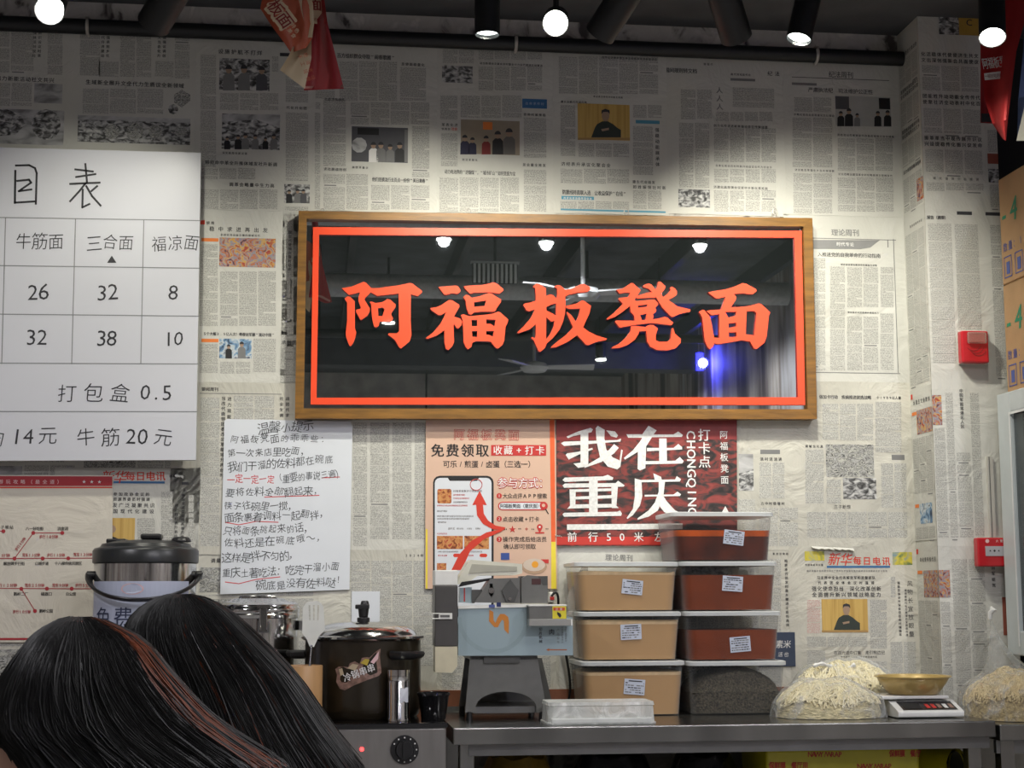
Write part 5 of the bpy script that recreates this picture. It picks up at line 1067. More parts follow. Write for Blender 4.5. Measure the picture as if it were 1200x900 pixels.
for sgn in (-1, 1):
    b = MB(); b.cyl((ix+sgn*r_*.98, Yi-.02, zpv), (ix+sgn*(r_*1.07+.008), Yi-.02, zpv), .014, blackp, n=18); b.build('handle_pivot', parent=root, smooth=True)
def arc_sheet(mb, cx, cy, r, a0, a1, z0, z1, m, n=16):
    vs = []
    for k in range(n+1):
        a = math.radians(a0+(a1-a0)*k/n); vs += [(cx+r*math.cos(a), cy+r*math.sin(a), z0), (cx+r*math.cos(a), cy+r*math.sin(a), z1)]
    mb.add(vs, [(2*k, 2*k+2, 2*k+3, 2*k+1) for k in range(n)], m)
zp1 = P(170, 681, Yi-r_).z
b = MB(); arc_sheet(b, ix, Yi, r_+.0015, 200, 332, ZPL+.1, zp1, mat('pale_blue_paper', (.50, .54, .68), .45, var=.08, scale=5), 24); b.build('paper_label', parent=root)
b = MB()
for k, ch in enumerate('免费主食'):
    a = math.radians(226+k*27); c = Vector((ix+(r_+.0028)*math.cos(a), Yi+(r_+.0028)*math.sin(a), P(170, 724, Yi-r_).z)); u = Vector((-math.sin(a), math.cos(a), 0))
    letters(b, ch, c-u*.04, u, (0, 0, 1), .08, .068, mat('navy_ink', (.03, .04, .09), .5), bold=.0)
b.build('label_lettering', parent=root, label='dark blue characters'); b = MB()
a = math.radians(262); c = Vector((ix+(r_+.0028)*math.cos(a), Yi+(r_+.0028)*math.sin(a), P(170, 690, Yi-r_).z))
for rr_, m_ in ((1.0, MATS['pink_print']), (.86, MATS['pale_blue_paper'])):
    vs = [];
    for k in range(24):
        t = k*math.pi/12; aa = a+rr_*.22*math.cos(t); R_ = r_+.002+(.0006 if rr_ < 1 else 0); vs.append((ix+R_*math.cos(aa), Yi+R_*math.sin(aa), c.z+rr_*.017*math.sin(t)))
    b.add(vs, [tuple(range(24))], m_)
b.build('oval_stamp', parent=root, label='faint pink oval stamp')

# ================================================================ SLICER
root = thing('slicing_machine', P(608, 838, -.3), 'pale blue fronted meat slicing machine on a grey arched stand', 'slicer')
root.location.z = ZT; POS[root.name] = Vector(root.location)
Ym = -.42
bluep = mat('pale_blue_panel', (.36, .46, .50), .3, .25, var=.06, scale=5, coat=.25); greyc = mat('grey_cast_metal', (.11, .11, .105), .42, .5, var=.1, scale=22); greyl = mat('light_grey_cast', (.18, .18, .17), .4, .5, var=.08)
gcol = mat('warm_grey_steel', (.12, .115, .11), .38, .7, var=.06); brass = mat('cream_metal', (.78, .72, .52), .35, .5)
wh = mat('white_enamel', (.78, .78, .74), .35)
dz = zat(837, -.37, 560)
b = MB(); b.ppx([(537, 712), (636, 709), (640, 714), (671, 724), (671.5, 768), (537, 768.5)], Ym, .06, bluep); b.build('front_panel', parent=root, bevel=.002)
b = MB(); b.ppx([(537, 710), (618, 708), (619, 711.5), (537, 713.5)], Ym-.004, .05, wh); b.rpx(573, 708.5, 580, 712, Ym-.006, blu, .002); b.rpx(582, 706, 587, 711, Ym-.006, mat('navy_clip', (.02, .03, .12), .4), .002); b.build('top_trim', parent=root)
b = MB(); S_ = [(573.5, 714.5), (578, 717), (578.5, 727), (580.5, 730), (583, 724), (586, 719.5), (591, 719.5), (595.5, 723), (596.5, 729), (596, 743), (591, 738), (590.5, 728), (588.5, 726), (586, 730), (583.5, 735), (579.5, 735), (573, 728)]
b.ppx(S_, Ym-.0008, 0, mat('orange_emblem', (.55, .2, .03), .5)); 
ring = lambda r: [(578+r*math.cos(t), 724+r*math.sin(t)) for t in [math.radians(k) for k in range(-8, 190, 9)]]
ro_ = ring(42); ri_ = ring(37)[::-1]
b.ppx([(x, min(y, 766)) for x, y in ro_+ri_], Ym-.0004, 0, mat('panel_ring', (.31, .40, .43), .35, .25))  # shading of the ring's faint relief, painted as darker panel blue
vpx(b, '切片机械', 633.5, 735, 754, 4.2, Ym-.0008, ink, bold=.02); tpx(b, '肉', 643, 740.5, 650, 740.5, 7, Ym-.0008, ink, bold=.03); vpx(b, '产品型号', 654, 736, 755, 3.4, Ym-.0008, inkg); vpx(b, rtxt(7), 659, 734, 754, 2.6, Ym-.0008, inkg); vpx(b, rtxt(7), 663, 734, 752, 2.6, Ym-.0008, inkg)
b.stroke([(642, 761.5), (664, 761.5)], 1.1, Ym-.0008, mat('orange_emblem_dark', (.45, .12, .03), .5)); b.ppx([(640, 761.5), (643.5, 759.8), (643.5, 763.2)], Ym-.0009, 0, MATS['orange_emblem_dark']); b.build('panel_print', parent=root, label='orange wave emblem and small dark lettering')
b = MB(); b.rpx(509.5, 686, 536.5, 757.5, Ym-.03, gcol, .1); b.build('column', parent=root, bevel=.003)
b = MB(); b.rpx(509.5, 668, 536.5, 686, Ym-.03, wh, .1); b.build('column_cap', parent=root, bevel=.003, label='white painted cap')
b = MB(); b.ppx([(510, 757.8), (536, 757.8), (536, 781), (530, 788.5), (510, 788)], Ym-.03, .08, brass); b.build('chute', parent=root, bevel=.002, label='cream coloured lower chute')
b = MB(); A = Ym-.036; b.tube([P(507, 719, A), P(507, 725, A), P(515, 725, A), P(515, 719, A)], .0022, wh, n=6, closed=True); b.rpx(514, 718.5, 530, 725.5, A, wh, .005); b.rpx(516, 720.5, 527, 723.5, A-.001, steel_d, .001); b.build('latch', parent=root, bevel=.001)
b = MB(); b.ppx([(539, 706), (539, 689), (553, 688), (553, 707)], Ym+.02, .05, bluep); b.rpx(543.5, 689, 545, 705, Ym+.0195, pr, .001); b.build('side_housing', parent=root)
b = MB(); b.ppx([(553, 691), (566, 691), (556, 707), (553, 707)], Ym+.015, .04, greyc); b.ppx([(556, 706), (575, 678), (609, 677), (609.5, 707)], Ym, .09, greyl, [[(574, 684), (577.5, 684), (578.5, 696), (576, 700), (573, 696)]]); b.build('hopper', parent=root, bevel=.0015)
b = MB(); b.rpx(571, 682, 580, 702, Ym+.02, black, .01); b.cyl(P(575.8, 692, Ym-.004), P(575.8, 692, Ym+.01), .009, steel_s, n=16); b.build('slot_bolt', parent=root, smooth=True)
b = MB(); b.ppx([(598, 679), (608, 692), (603, 706), (594, 706.5), (588, 692)], Ym-.006, .006, greyc); b.cyl(P(597.5, 702, Ym-.010), P(597.5, 702, Ym-.006), .005, steel_s, n=12); b.build('guide_plate', parent=root)
b = MB(); b.rpx(611, 675, 642, 707, Ym+.03, greyc, .08); b.ppx([(611, 678), (618, 674), (630, 675), (636, 686), (642, 686), (642, 707), (611, 707)], Ym+.012, .018, greyl); b.rpx(623, 678, 634, 685, Ym+.011, mat('dark_grip', (.06, .02, .02), .5), .002); b.build('motor_box', parent=root, bevel=.002)
b = MB(); b.rpx(620, 710, 664, 725.5, Ym-.05, greyl, .1); b.rpx(619, 708.5, 664.5, 710.5, Ym-.052, wh, .1); b.build('carriage', parent=root, bevel=.0015)
b = MB(); b.rpx(620, 725.5, 671, 733.5, Ym-.06, mat('pale_aluminium', (.45, .45, .42), .35, .7), .05); b.rpx(669, 726, 671, 733, Ym-.062, wh, .002); b.build('carriage_ledge', parent=root, bevel=.0015)
b = MB(); b.rpx(647.5, 710.5, 663.5, 725, Ym-.0515, mat('warning_yellow', (.72, .62, .04), .5), .001); b.rpx(648.5, 712, 662, 715.5, Ym-.0525, mat('warning_red', (.6, .08, .02), .5), .0005); tpx(b, '注意', 650, 713.8, 660, 713.8, 3.4, Ym-.0532, white); b.ppx([(653, 717), (657, 719), (658, 722), (656, 724), (653, 720)], Ym-.0525, .0004, black); b.build('warning_sticker', parent=root, label='yellow and red warning sticker')
b = MB(); b.ppx([(551, 771), (630, 771), (641, 835), (628.5, 835)]+[(593+35.5*math.cos(t), 829-18.5*math.sin(t)) for t in [math.radians(k) for k in range(0, 181, 12)]]+[(557.5, 835), (545, 835)], Ym+.02, .012, greyl); b.build('pedestal_front', parent=root, bevel=.002)
b = MB(); b.ppx([(545, 771), (635, 771), (648, 828), (538, 828)], Ym+.27, .012, greyc); b.rpx(567, 768.5, 609, 777, Ym+.012, greyc, .008); b.ppx([(551, 768.5), (630, 768.5), (630, 773), (551, 773)], Ym+.02, .25, greyc); b.build('pedestal_rear', parent=root)
for px in (550, 635):
    for y in (Ym+.026, Ym+.276):
        A = P(px, 835, Ym+.026); b = MB(); b.cyl((A.x, y, ZT+.0005), (A.x, y, max(A.z, ZT+.012)+.003), .011, blackp, r1=.008, n=16); b.build('foot', parent=root, smooth=True)
A = P(596, 826, Ym+.03); b = MB(); b.box(A.x-.11, A.x+.11, Ym+.034, Ym+.27, ZT+.022, ZT+.042, steel_d); b.build('base_bar', parent=root)
# tray on the slicer
Yt_ = Ym+.01
root2 = thing('plastic_tray', P(575, 678, Yt_), 'off-white plastic tray lying tilted on top of the slicing machine', 'tray')
ofw = mat('off_white_plastic', (.66, .65, .55), .35)
b = MB(); b.ppx([(536, 685), (539, 675), (548, 659), (552, 656), (602, 660), (612, 661), (612, 672), (604, 674), (560, 674.5), (548, 683)], Yt_, .10, ofw); b.build('body', parent=root2, bevel=.003)
b = MB(); b.ppx([(549, 672), (553, 661), (606, 664), (606, 669), (560, 671)], Yt_-.002, .002, mat('tray_painted_shade', (.42, .41, .34), .4)); b.ppx([(537, 688), (541, 682), (577, 677), (577, 679.5)], Yt_-.002, .01, blackp); b.build('rim', parent=root2)  # shaded inner face of the tray, painted in darker plastic
# clear guard and cord
b = MB(); A = -.2; b.ppx([(664, 700), (683, 662), (689, 660), (690, 770), (672, 770)], A, .003, clear_mat('clear_guard_plastic', (.6, .58, .52), .3)); b.build('clear_splash_sheet', label='thin clear plastic sheet leaning between slicer and container stack', cat='plastic sheet')
b = MB()
def cord(pts, r=.004, Yc=-.08):
    P3 = [P(x, y, yc) for x, y, yc in pts]; out = []
    for i in range(len(P3)-1):
        p0 = P3[max(i-1, 0)]; p1 = P3[i]; p2 = P3[i+1]; p3 = P3[min(i+2, len(P3)-1)]
        for k in range(6):
            t = k/6; out.append(.5*((2*p1)+(p2-p0)*t+(2*p0-5*p1+4*p2-p3)*t*t+(3*p1-p0-3*p2+p3)*t**3))
    return out+[P3[-1]]
b.tube(cord([(646, 699, -.1), (651, 694, -.1), (654, 700, -.1), (655, 718, -.08), (662, 760, -.06), (667, 790, -.06), (668, 808, -.06), (666, 822, -.05)]), .0042, blackp, n=8)
b.build('power_cord', smooth=True, label='black power cord hanging behind the slicing machine', cat='cord')
root2 = thing('plug', P(645, 702, -.03), 'white plug with red band at the wall right of the slicer', 'plug')
b = MB(); b.rpx(644, 694, 650, 706, -.05, wh, .048); b.build('body', parent=root2, bevel=.003); b = MB(); b.rpx(644.5, 699, 649.5, 703, -.052, pr, .002); b.build('band', parent=root2)

# ================================================================ FOOD CONTAINERS
cpl = clear_mat('translucent_box_plastic', (.5, .53, .55), .03, .12)
lidm = clear_mat('translucent_lid_plastic', (.72, .75, .76), .65, .3)
tan = mat('tan_sauce', (.47, .28, .12), .55, var=.05, scale=7); tanp = mat('pale_sauce_foam', (.66, .48, .27), .6, var=.15, scale=60)
chili = mat('red_brown_sauce', (.075, .012, .003), .5, var=.6, scale=14, spec=.15); oil = mat('orange_chili_oil', (.42, .07, .005), .4, var=.4, scale=14, spec=.2)
chil2 = mat('brown_red_broth', (.17, .03, .004), .5, var=.25, scale=9, spec=.15)
herb = mat('dark_dried_herbs', (.06, .05, .033), .85, var=1.0, scale=170, bump=.6, bscale=150)
labm = mat('label_paper', (.52, .56, .66), .5, var=.03)
def rrect(cx, cy, w, d, r, n=5):
    out = []
    for sx, sy, a0 in ((1, 1, 0), (-1, 1, 90), (-1, -1, 180), (1, -1, 270)):
        for k in range(n+1):
            a = math.radians(a0+90*k/n); out.append((cx+sx*(w/2-r)+r*math.cos(a), cy+sy*(d/2-r)+r*math.sin(a)))
    return out
def loft(mb, rings, m, cap0=True, cap1=True):
    n = len(rings[0]); vs = [p for r in rings for p in r]; fs = []
    for j in range(len(rings)-1):
        for i in range(n): fs.append((j*n+i, j*n+(i+1) % n, (j+1)*n+(i+1) % n, (j+1)*n+i))
    if cap0: fs.append(tuple(range(n))[::-1])
    if cap1: fs.append(tuple(range((len(rings)-1)*n, len(rings)*n)))
    mb.add(vs, fs, m)
DX = .27; YF_ = -.30
def container(xl, xr, zb, zt, cont, level, lab, label, kind, rot=0):
    """xl, xr: picture columns of the lid's front edge; zb, zt heights of base and lid top"""
    zc = zt; A = P(xl, 700, YF_); W = P(xr, 700, YF_).x-A.x; cx = A.x+W/2; cy = YF_+DX/2
    root = thing('food_container', (cx, cy, zb), label, 'container', 'stacked lidded food containers on the worktop')
    lt = .016; top = zt-lt; h = top-zb
    def ring(z, k, ins): 
        f = .93+.07*((z-zb)/h); return [(x, y, z) for x, y in rrect(cx, cy, W*f-.012-ins, DX*f-.012-ins, .03)]
    b = MB(); loft(b, [ring(zb+.001, 0, 0), ring(zb+.006, 0, 0), ring(top-.001, 0, 0)], cpl, True, False)
    b.build('box', parent=root, smooth=True)
    b = MB(); o_ = rrect(cx, cy, W, DX, .03); i_ = rrect(cx, cy, W-.012, DX-.012, .028); i2 = rrect(cx, cy, W-.03, DX-.03, .024)
    loft(b, [[(x, y, top) for x, y in i_], [(x, y, top+.001) for x, y in o_], [(x, y, zt-.003) for x, y in o_], [(x, y, zt-.001) for x, y in i_], [(x, y, zt-.001) for x, y in i2], [(x, y, zt-.006) for x, y in rrect(cx, cy, W-.036, DX-.036, .022)]], lidm)
    b.build('lid', parent=root, smooth=True)
    zl_ = P(740, level, YF_).z; zl_ = min(zl_, top-.004)
    f_ = .93+.07*((zl_-zb)/h)
    b = MB()
    def ir(z, ins=.004): return [(x, y, z) for x, y in rrect(cx, cy, W*(.93+.07*((z-zb)/h))-.012-ins, DX*(.93+.07*((z-zb)/h))-.012-ins, .028)]
    if kind == 'herb':
        n = 26; vs = []; 
        loft(b, [ir(zb+.004), ir(zb+h*.45)], herb, True, False)
        NX, NY = 30, 16; g = []
        for j in range(NY+1):
            for i in range(NX+1):
                u, v = i/NX*2-1, j/NY*2-1; d_ = max(0, 1-(abs(u)**2.6+abs(v)**3*.5)); d_ = d_ if max(abs(u), abs(v)) < .999 else 0
                z = zb+h*.45+(h*.50)*min(1, d_)**.45*(.93+.07*math.sin(u*3+1))*(.82+.18*(1-u*u))+R.uniform(-.002, .003)
                f2 = .93+.07*((z-zb)/h); g.append((cx+u*(W*f2-.018)/2, cy+v*(DX*f2-.018)/2, z))
        b.add(g, [(j*(NX+1)+i, j*(NX+1)+i+1, (j+1)*(NX+1)+i+1, (j+1)*(NX+1)+i) for j in range(NY) for i in range(NX)], herb)
    else:
        m1, m2 = cont
        zs = zl_-(.010 if kind == 'tan' else .02)
        loft(b, [ir(zb+.004), ir(zs)], m1, True, False)
        wob = lambda P_, a: [(x, y, z+a*noise.noise(Vector((x*40, y*40, zb*9)))) for x, y, z in P_]
        loft(b, [ir(zs), wob(ir(zl_), .009 if kind == 'tan' else .002)], m2, False, True)
    b.build('contents', parent=root, smooth=True, label={'tan': 'thick tan sauce', 'chili': 'dark red-brown sauce under orange oil', 'broth': 'brown-red sauce', 'herb': 'heap of dark dried herbs'}[kind])
    if lab:
        (lx, ly, lw_, lh_, an) = lab; yl = YF_+.006+.0
        c = P(lx, ly, YF_-.002); f = .93+.07*((c.z-zb)/h); yl = cy-(DX*f-.012)/2-.0012
        c = P(lx, ly, yl); ca, sa = math.cos(an), math.sin(an); u = Vector((ca, 0, sa)); v = Vector((-sa, 0, ca)); w2, h2 = lw_*.00275/2, lh_*.00275/2
        tilt = Vector((0, -.05, 0))
        b = MB(); 
        def pt(a, c_, o=0): q_ = c+u*a+v*c_; return (q_.x, yl-o-(q_.z-c.z)*.03*DX/h-.0003, q_.z)
        b.add([pt(-w2, -h2), pt(w2, -h2), pt(w2, h2), pt(-w2, h2)], [(0, 1, 2, 3)], labm)
        b.add([pt(-w2*.6, h2*.68, .0004), pt(w2*.7, h2*.68, .0004), pt(w2*.7, h2*.82, .0004), pt(-w2*.6, h2*.82, .0004)], [(0, 1, 2, 3)], ink)
        for k in range(5):
            zz = h2*(.42-k*.3); x_ = -w2*.88
            while x_ < w2*.85:
                L = R.uniform(.1, .35)*w2; e = min(x_+L, w2*.88)
                if R.random() < .72: b.add([pt(x_, zz, .0004), pt(e, zz, .0004), pt(e, zz+h2*.13, .0004), pt(x_, zz+h2*.13, .0004)], [(0, 1, 2, 3)], inkg if R.random() < .6 else ink)
                x_ = e+w2*.05
        b.build('date_label', parent=root, label='small bluish printed label')
zf = lambda y, px=740: P(px, y, YF_).z
zb = ZT+.0005; lv = [zb, zf(776), zf(717.5), zf(659)]
L1, L2, L3, L4 = ZT+.0005, zf(774.5), zf(716.5), zf(658)
container(680, 803, L1, L2, (tan, tanp), 788, (743.5, 805, 25, 18, -.08), 'bottom tan sauce container, left stack, partly behind the clear tray', 'tan')
container(678, 800, L2, L3, (tan, tanp), 728, (739.5, 740.5, 25, 18, .04), 'middle tan sauce container of the left stack', 'tan')
container(674, 797.5, L3, L4, (tan, tanp), 670, (741, 688, 25, 17, -.1), 'top tan sauce container of the left stack', 'tan')
zr_ = lambda y: P(860, y, YF_).z
R1, R2, R3, R4, R5 = ZT+.0005, zr_(774.5), zr_(716), zr_(657.5), zr_(599.5)
container(806, 921.5, R1, R2, (herb, herb), 790, None, 'bottom container of the right stack, filled with dark dried herbs', 'herb')
container(803, 917, R2, R3, (chil2, chil2), 739, (867.5, 755, 25, 18, .08), 'red sauce container resting on the one with herbs', 'broth')
container(798, 914, R3, R4, (chil2, chil2), 674, (858.5, 684, 25, 18, -.07), 'third container up in the right stack, brimming brown-red sauce', 'broth')
container(788, 911, R4, R5, (chili, oil), 621, (860, 630, 25, 17, -.12), 'topmost container of all, dark sauce with orange oil layer', 'chili')

# ---- clear flat tray on the worktop edge
Ya = -.6
root = thing('clear_tray', P(705, 848, Ya), 'flat upturned clear frosted tray on the worktop before the left stack', 'tray')
root.location.z = ZT; POS[root.name] = Vector(root.location)
fro = clear_mat('frosted_clear_plastic', (.85, .87, .83), .5, .25, .35)
xa, xb = P(641, 840, Ya).x, P(770, 840, Ya).x; zt_ = P(705, 823, Ya).z
b = MB(); cx = (xa+xb)/2; W = xb-xa; D_ = .16; cy = Ya+D_/2+.0
loft(b, [[(x, y, ZT+.001) for x, y in rrect(cx, cy, W, D_, .02)], [(x, y, ZT+.006) for x, y in rrect(cx, cy, W, D_, .02)], [(x, y, ZT+.008) for x, y in rrect(cx, cy, W-.008, D_-.008, .018)], [(x, y, zt_-.012) for x, y in rrect(cx, cy, W-.014, D_-.014, .018)], [(x, y, zt_-.01) for x, y in rrect(cx, cy, W-.008, D_-.008, .018)], [(x, y, zt_) for x, y in rrect(cx, cy, W-.012, D_-.012, .018)]], fro, False, True)
b.build('shell', parent=root, smooth=True)
b = MB(); b.box(cx-W*.46, cx+W*.46, cy-.08, cy+.08, ZT+.001, ZT+.02, mat('white_ice_sheet', (.7, .72, .68), .6, var=.1)); b.build('lining', parent=root, bevel=.004, label='white lining inside')

# ================================================================ NOODLES, BOWL, SCALE
noodm = mat('fresh_noodle', (.82, .74, .48), .5, var=.08); nood2 = mat('thin_noodle', (.68, .55, .30), .5, var=.1)
filmm = clear_mat('noodle_bag_film', (.6, .62, .62), .04, .12, .3)
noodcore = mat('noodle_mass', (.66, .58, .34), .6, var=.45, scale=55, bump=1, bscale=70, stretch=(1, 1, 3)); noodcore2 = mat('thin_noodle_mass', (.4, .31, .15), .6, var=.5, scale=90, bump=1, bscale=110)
def mound(u, v, h, sd, p=2.4):
    d_ = max(0, 1-(abs(u)**p+abs(v)**p)); return h*(d_**.55)*(1+.22*noise.noise(Vector((u*2.2+sd, v*2.2, sd))))
def noodle_bag(name_label, cx, cy, z0, rx, ry, h, m, count, sd, th=.0028, knot=None, group=None, extra=1.0):
    root = thing('noodle_bag', (cx, cy, z0), name_label, 'noodle bag', group)
    rr_ = random.Random(sd)
    # core
    b = MB(); N = 28; g = []
    for j in range(N+1):
        for i in range(N+1):
            a = 2*math.pi*i/N; r = j/N
            u, v = r*math.cos(a), r*math.sin(a); g.append((cx+u*rx*.9, cy+v*ry*.9, z0+.002+mound(u, v, h, sd)*.86*(1 if j < N else 0)))
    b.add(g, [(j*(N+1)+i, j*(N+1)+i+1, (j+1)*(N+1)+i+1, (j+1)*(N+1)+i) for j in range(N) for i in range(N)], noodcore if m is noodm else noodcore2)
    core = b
    for k in range(count):
        u = rr_.uniform(-.85, .85); v = rr_.uniform(-.9, .75)
        if u*u+v*v > .85: continue
        a = rr_.uniform(0, 6.28); c = rr_.uniform(-9, 9); pts = []
        lift = rr_.uniform(-.004, .006)
        for q_ in range(9):
            if u*u+v*v > .93: break
            pts.append((cx+u*rx*.93, cy+v*ry*.93, z0+.004+mound(u, v, h, sd)*.9+lift+.002*math.sin(q_*1.7+k)))
            u += math.cos(a)*.012/rx; v += math.sin(a)*.012/ry; a += c*.045+rr_.uniform(-.25, .25)
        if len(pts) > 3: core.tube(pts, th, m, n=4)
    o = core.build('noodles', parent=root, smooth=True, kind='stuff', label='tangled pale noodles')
    b = MB(); N = 48; g = []; rings = 16
    for j in range(rings+1):
        for i in range(N):
            a = 2*math.pi*i/N; r = j/rings; u, v = r*math.cos(a), r*math.sin(a)
            fold = .006*math.sin(a*11+sd+r*3)*r+.004*math.sin(a*23+2*sd)*r
            if knot and r < .62:
                kx, ky, kz = knot; t = 1-r/.62; t2 = t**.8; t3 = t**.45; rk = max(r, .02)
                x = cx+(kx-cx)*t3+u*rx*(1-t3*.75); y = cy+(ky-cy)*t3+v*ry*(1-t3*.75); z = z0+mound(.62*math.cos(a), .62*math.sin(a), h, sd)*(1-t2)*1.05+(kz-z0)*t2**1.25
                x += .006*math.sin(a*7)*(1-t)
                g.append((x, y, z+.004)); continue
            z = z0+mound(u, v, h, sd)*1.0+.006+fold if j < rings else z0+.0015
            g.append((cx+u*rx*(1+fold*2), cy+v*ry*(1+fold*2), max(z, z0+.0015)))
    fs = [(j*N+i, j*N+(i+1) % N, (j+1)*N+(i+1) % N, (j+1)*N+i) for j in range(rings) for i in range(N)]
    b.add(g, fs, filmm)
    if knot:
        kx, ky, kz = knot
        b.tube([(kx, ky, kz-.01), (kx+.002, ky, kz+.012), (kx+.012, ky-.004, kz+.02), (kx+.004, ky, kz+.03)], [.007, .009, .012, .004], mat('white_film_knot', (.7, .7, .68), .4), n=8)
    b.build('plastic_film', parent=root, smooth=True, label='clear crinkled plastic bag')
    return root
Yn1 = -.42; c = P(971, 840, Yn1)
noodle_bag('clear bag of flat pale noodles at the front beside the herb container', c.x, Yn1, ZT, .190, .14, .115, noodm, 900, 3, .0030)
bb = MB(); q_ = P(937, 808, Yn1-.09)
Yn2 = -.16; c = P(992, 820, Yn2)
noodle_bag('second bag of pale noodles lying behind the front one, against the papered wall', c.x+.0, Yn2, ZT, .215, .10, .165, noodm, 700, 9, .0030)
b = MB()
for L in ([(953, 781, -.2), (962, 778, -.2), (975, 781, -.2), (985, 779, -.2), (992, 783, -.2), (1002, 779, -.2)],): b.tube(cord(L), [.004+.004*abs(math.sin(k*.7)) for k in range(len(cord(L)))], MATS.get('white_film_knot') or mat('white_film_knot', (.7, .7, .68), .4), n=6)
b.build('bag_tie', label='twisted white film tie on top of the rear noodle bag', cat='bag tie', smooth=True)
Yn3 = -.44; c = P(1196, 845, Yn3); kn = P(1160, 722, Yn3+.04)
noodle_bag('knotted clear bag of thin round noodles on the right-hand steel worktop', c.x-.005, Yn3, ZT2, .2, .16, .16, nood2, 1700, 5, .0015, knot=(kn.x, kn.y, kn.z))

Ysc = -.42
xs0, xs1 = P(1050, 835, Ysc-.1).x, P(1127, 835, Ysc-.1).x; cxs = (xs0+xs1)/2; zs_ = ZT
root = thing('kitchen_scale', (cxs, Ysc, ZT), 'white electronic kitchen scale with dark key panel under the yellow bowl', 'scale')
wpl = mat('white_scale_plastic', (.66, .66, .64), .4)
b = MB(); yf_ = Ysc-.12; sect = [(yf_, ZT+.004), (yf_, ZT+.022), (yf_+.09, ZT+.052), (Ysc+.13, ZT+.052), (Ysc+.13, ZT+.004)]
b.plate([(xs0, y, z) for y, z in sect], wpl, (xs1-xs0, 0, 0)); b.build('body', parent=root, bevel=.006, segs=3)
n_s = Vector((0, -.03, .09)).normalized()
def onp(u, v, o=.0012): return Vector((xs0+(xs1-xs0)*u, yf_+.09*v, ZT+.022+.03*v))+n_s*o
b = MB(); b.quad([onp(.1, .12), onp(.93, .12), onp(.93, .85), onp(.1, .85)], mat('scale_panel_dark', (.02, .018, .02), .25)); b.quad([onp(.14, .2, .002), onp(.4, .2, .002), onp(.4, .7, .002), onp(.14, .7, .002)], black)
for k in range(5): u0 = .48+k*.09; b.quad([onp(u0, .25, .002), onp(u0+.06, .25, .002), onp(u0+.06, .6, .002), onp(u0, .6, .002)], (pr if k < 2 else wpl if k % 2 else MATS['sticker_brown']))
b.build('key_panel', parent=root, base=onp(.5, .1))
b = MB(); xp_ = P(1062, 825, Ysc).x; b.box(xs0-.03, xs1-.02, Ysc-.05, Ysc+.12, ZT+.056, ZT+.066, wpl); b.box(cxs-.04, cxs+.04, Ysc-.01, Ysc+.07, ZT+.0515, ZT+.0565, greyl); b.build('weighing_plate', parent=root, bevel=.003)
Zp = ZT+.0665; rbw = (P(1111, 796, Ysc+.03).x-P(1028, 796, Ysc+.03).x)/2; bxw = P(1069.5, 796, Ysc+.03).x; hb_ = P(1069, 795, Ysc-.08).z-Zp
b = MB(); b.lathe((bxw, Ysc+.03, Zp), [(0, .0), (rbw*.62, 0), (rbw*.68, .004), (rbw*.9, hb_*.7), (rbw*.96, hb_*.94), (rbw*1.03, hb_), (rbw*1.03, hb_+.003), (rbw*.96, hb_+.001), (rbw*.88, hb_*.7), (rbw*.62, .006), (0, .006)], mat('yellow_enamel', (.50, .36, .13), .3, .2, var=.1, coat=.3), 48)
b.build('bowl', smooth=True, label='shallow yellowish metal bowl on the kitchen scale', cat='bowl')

# ================================================================ UNDER THE WORKTOP
yel = mat('yellow_carton', (.50, .44, .015), .4, var=.06, coat=.3); rdk = mat('red_carton_print', (.45, .04, .02), .6)
Yy = -.5; xa, xb = P(898, 890, Yy).x, P(1078, 890, Yy).x; zy = P(985, 876, Yy).z
root = thing('film_carton', ((xa+xb)/2, Yy+.1, ZSH), 'yellow carton with dark red lettering under the worktop', 'carton')
b = MB(); b.box(xa, xb, Yy, Yy+.3, ZSH+.001, zy, yel); b.build('box', parent=root, bevel=.012, segs=4)
b = MB(); 
tpx(b, 'NAWY/WRAP', 947, 884, 987, 884, 8.5, Yy-.0006, rdk, bold=.04, sx=.9); tpx(b, '保鲜膜 餐厅', 1042, 883, 1079, 883, 8.5, Yy-.0006, rdk, bold=.05); tpx(b, '保鲜膜 餐厅用', 901, 897, 947, 897, 8.5, Yy-.0006, rdk, bold=.05); tpx(b, 'NAWY/WRAP', 1005, 898, 1045, 898, 8.5, Yy-.0006, rdk, bold=.04)
b.build('print', parent=root, label='dark red lettering')
xa = P(1088, 890, Yy).x; rc = .07; yc = Yy+.09
root = thing('film_roll', (xa+.1, yc, ZSH), 'shiny yellow open-ended tube beside the yellow carton', 'roll')
xe = P(1141, 890, Yy).x; zc_ = P(1110, 877, Yy+.09).z-rc
b = MB(); b.cyl((xa+.035, yc+.12, zc_), (xe-.02, yc, zc_), rc, yel, n=40, caps=(1, 0)); b.cyl((xe-.02, yc, zc_), (xe-.02+.001, yc, zc_), rc, yel, r1=rc*.86, n=40, caps=(0, 0)); b.build('tube', parent=root, smooth=True)
b = MB(); b.cyl((xe-.021, yc-.001, zc_), (xa+.07, yc+.1, zc_), rc*.86, mat('dark_tube_inside', (.05, .05, .03), .7), n=40, caps=(0, 1)); b.build('core', parent=root, smooth=True)
b = MB(); b.box(xa, xe-.01, yc-.03, yc+.2, ZSH+.001, zc_-rc-.0005, mat('dark_crate', (.03, .03, .03), .6)); b.build('low_crate', label='dark crate hidden under the yellow tube on the undershelf', cat='crate')
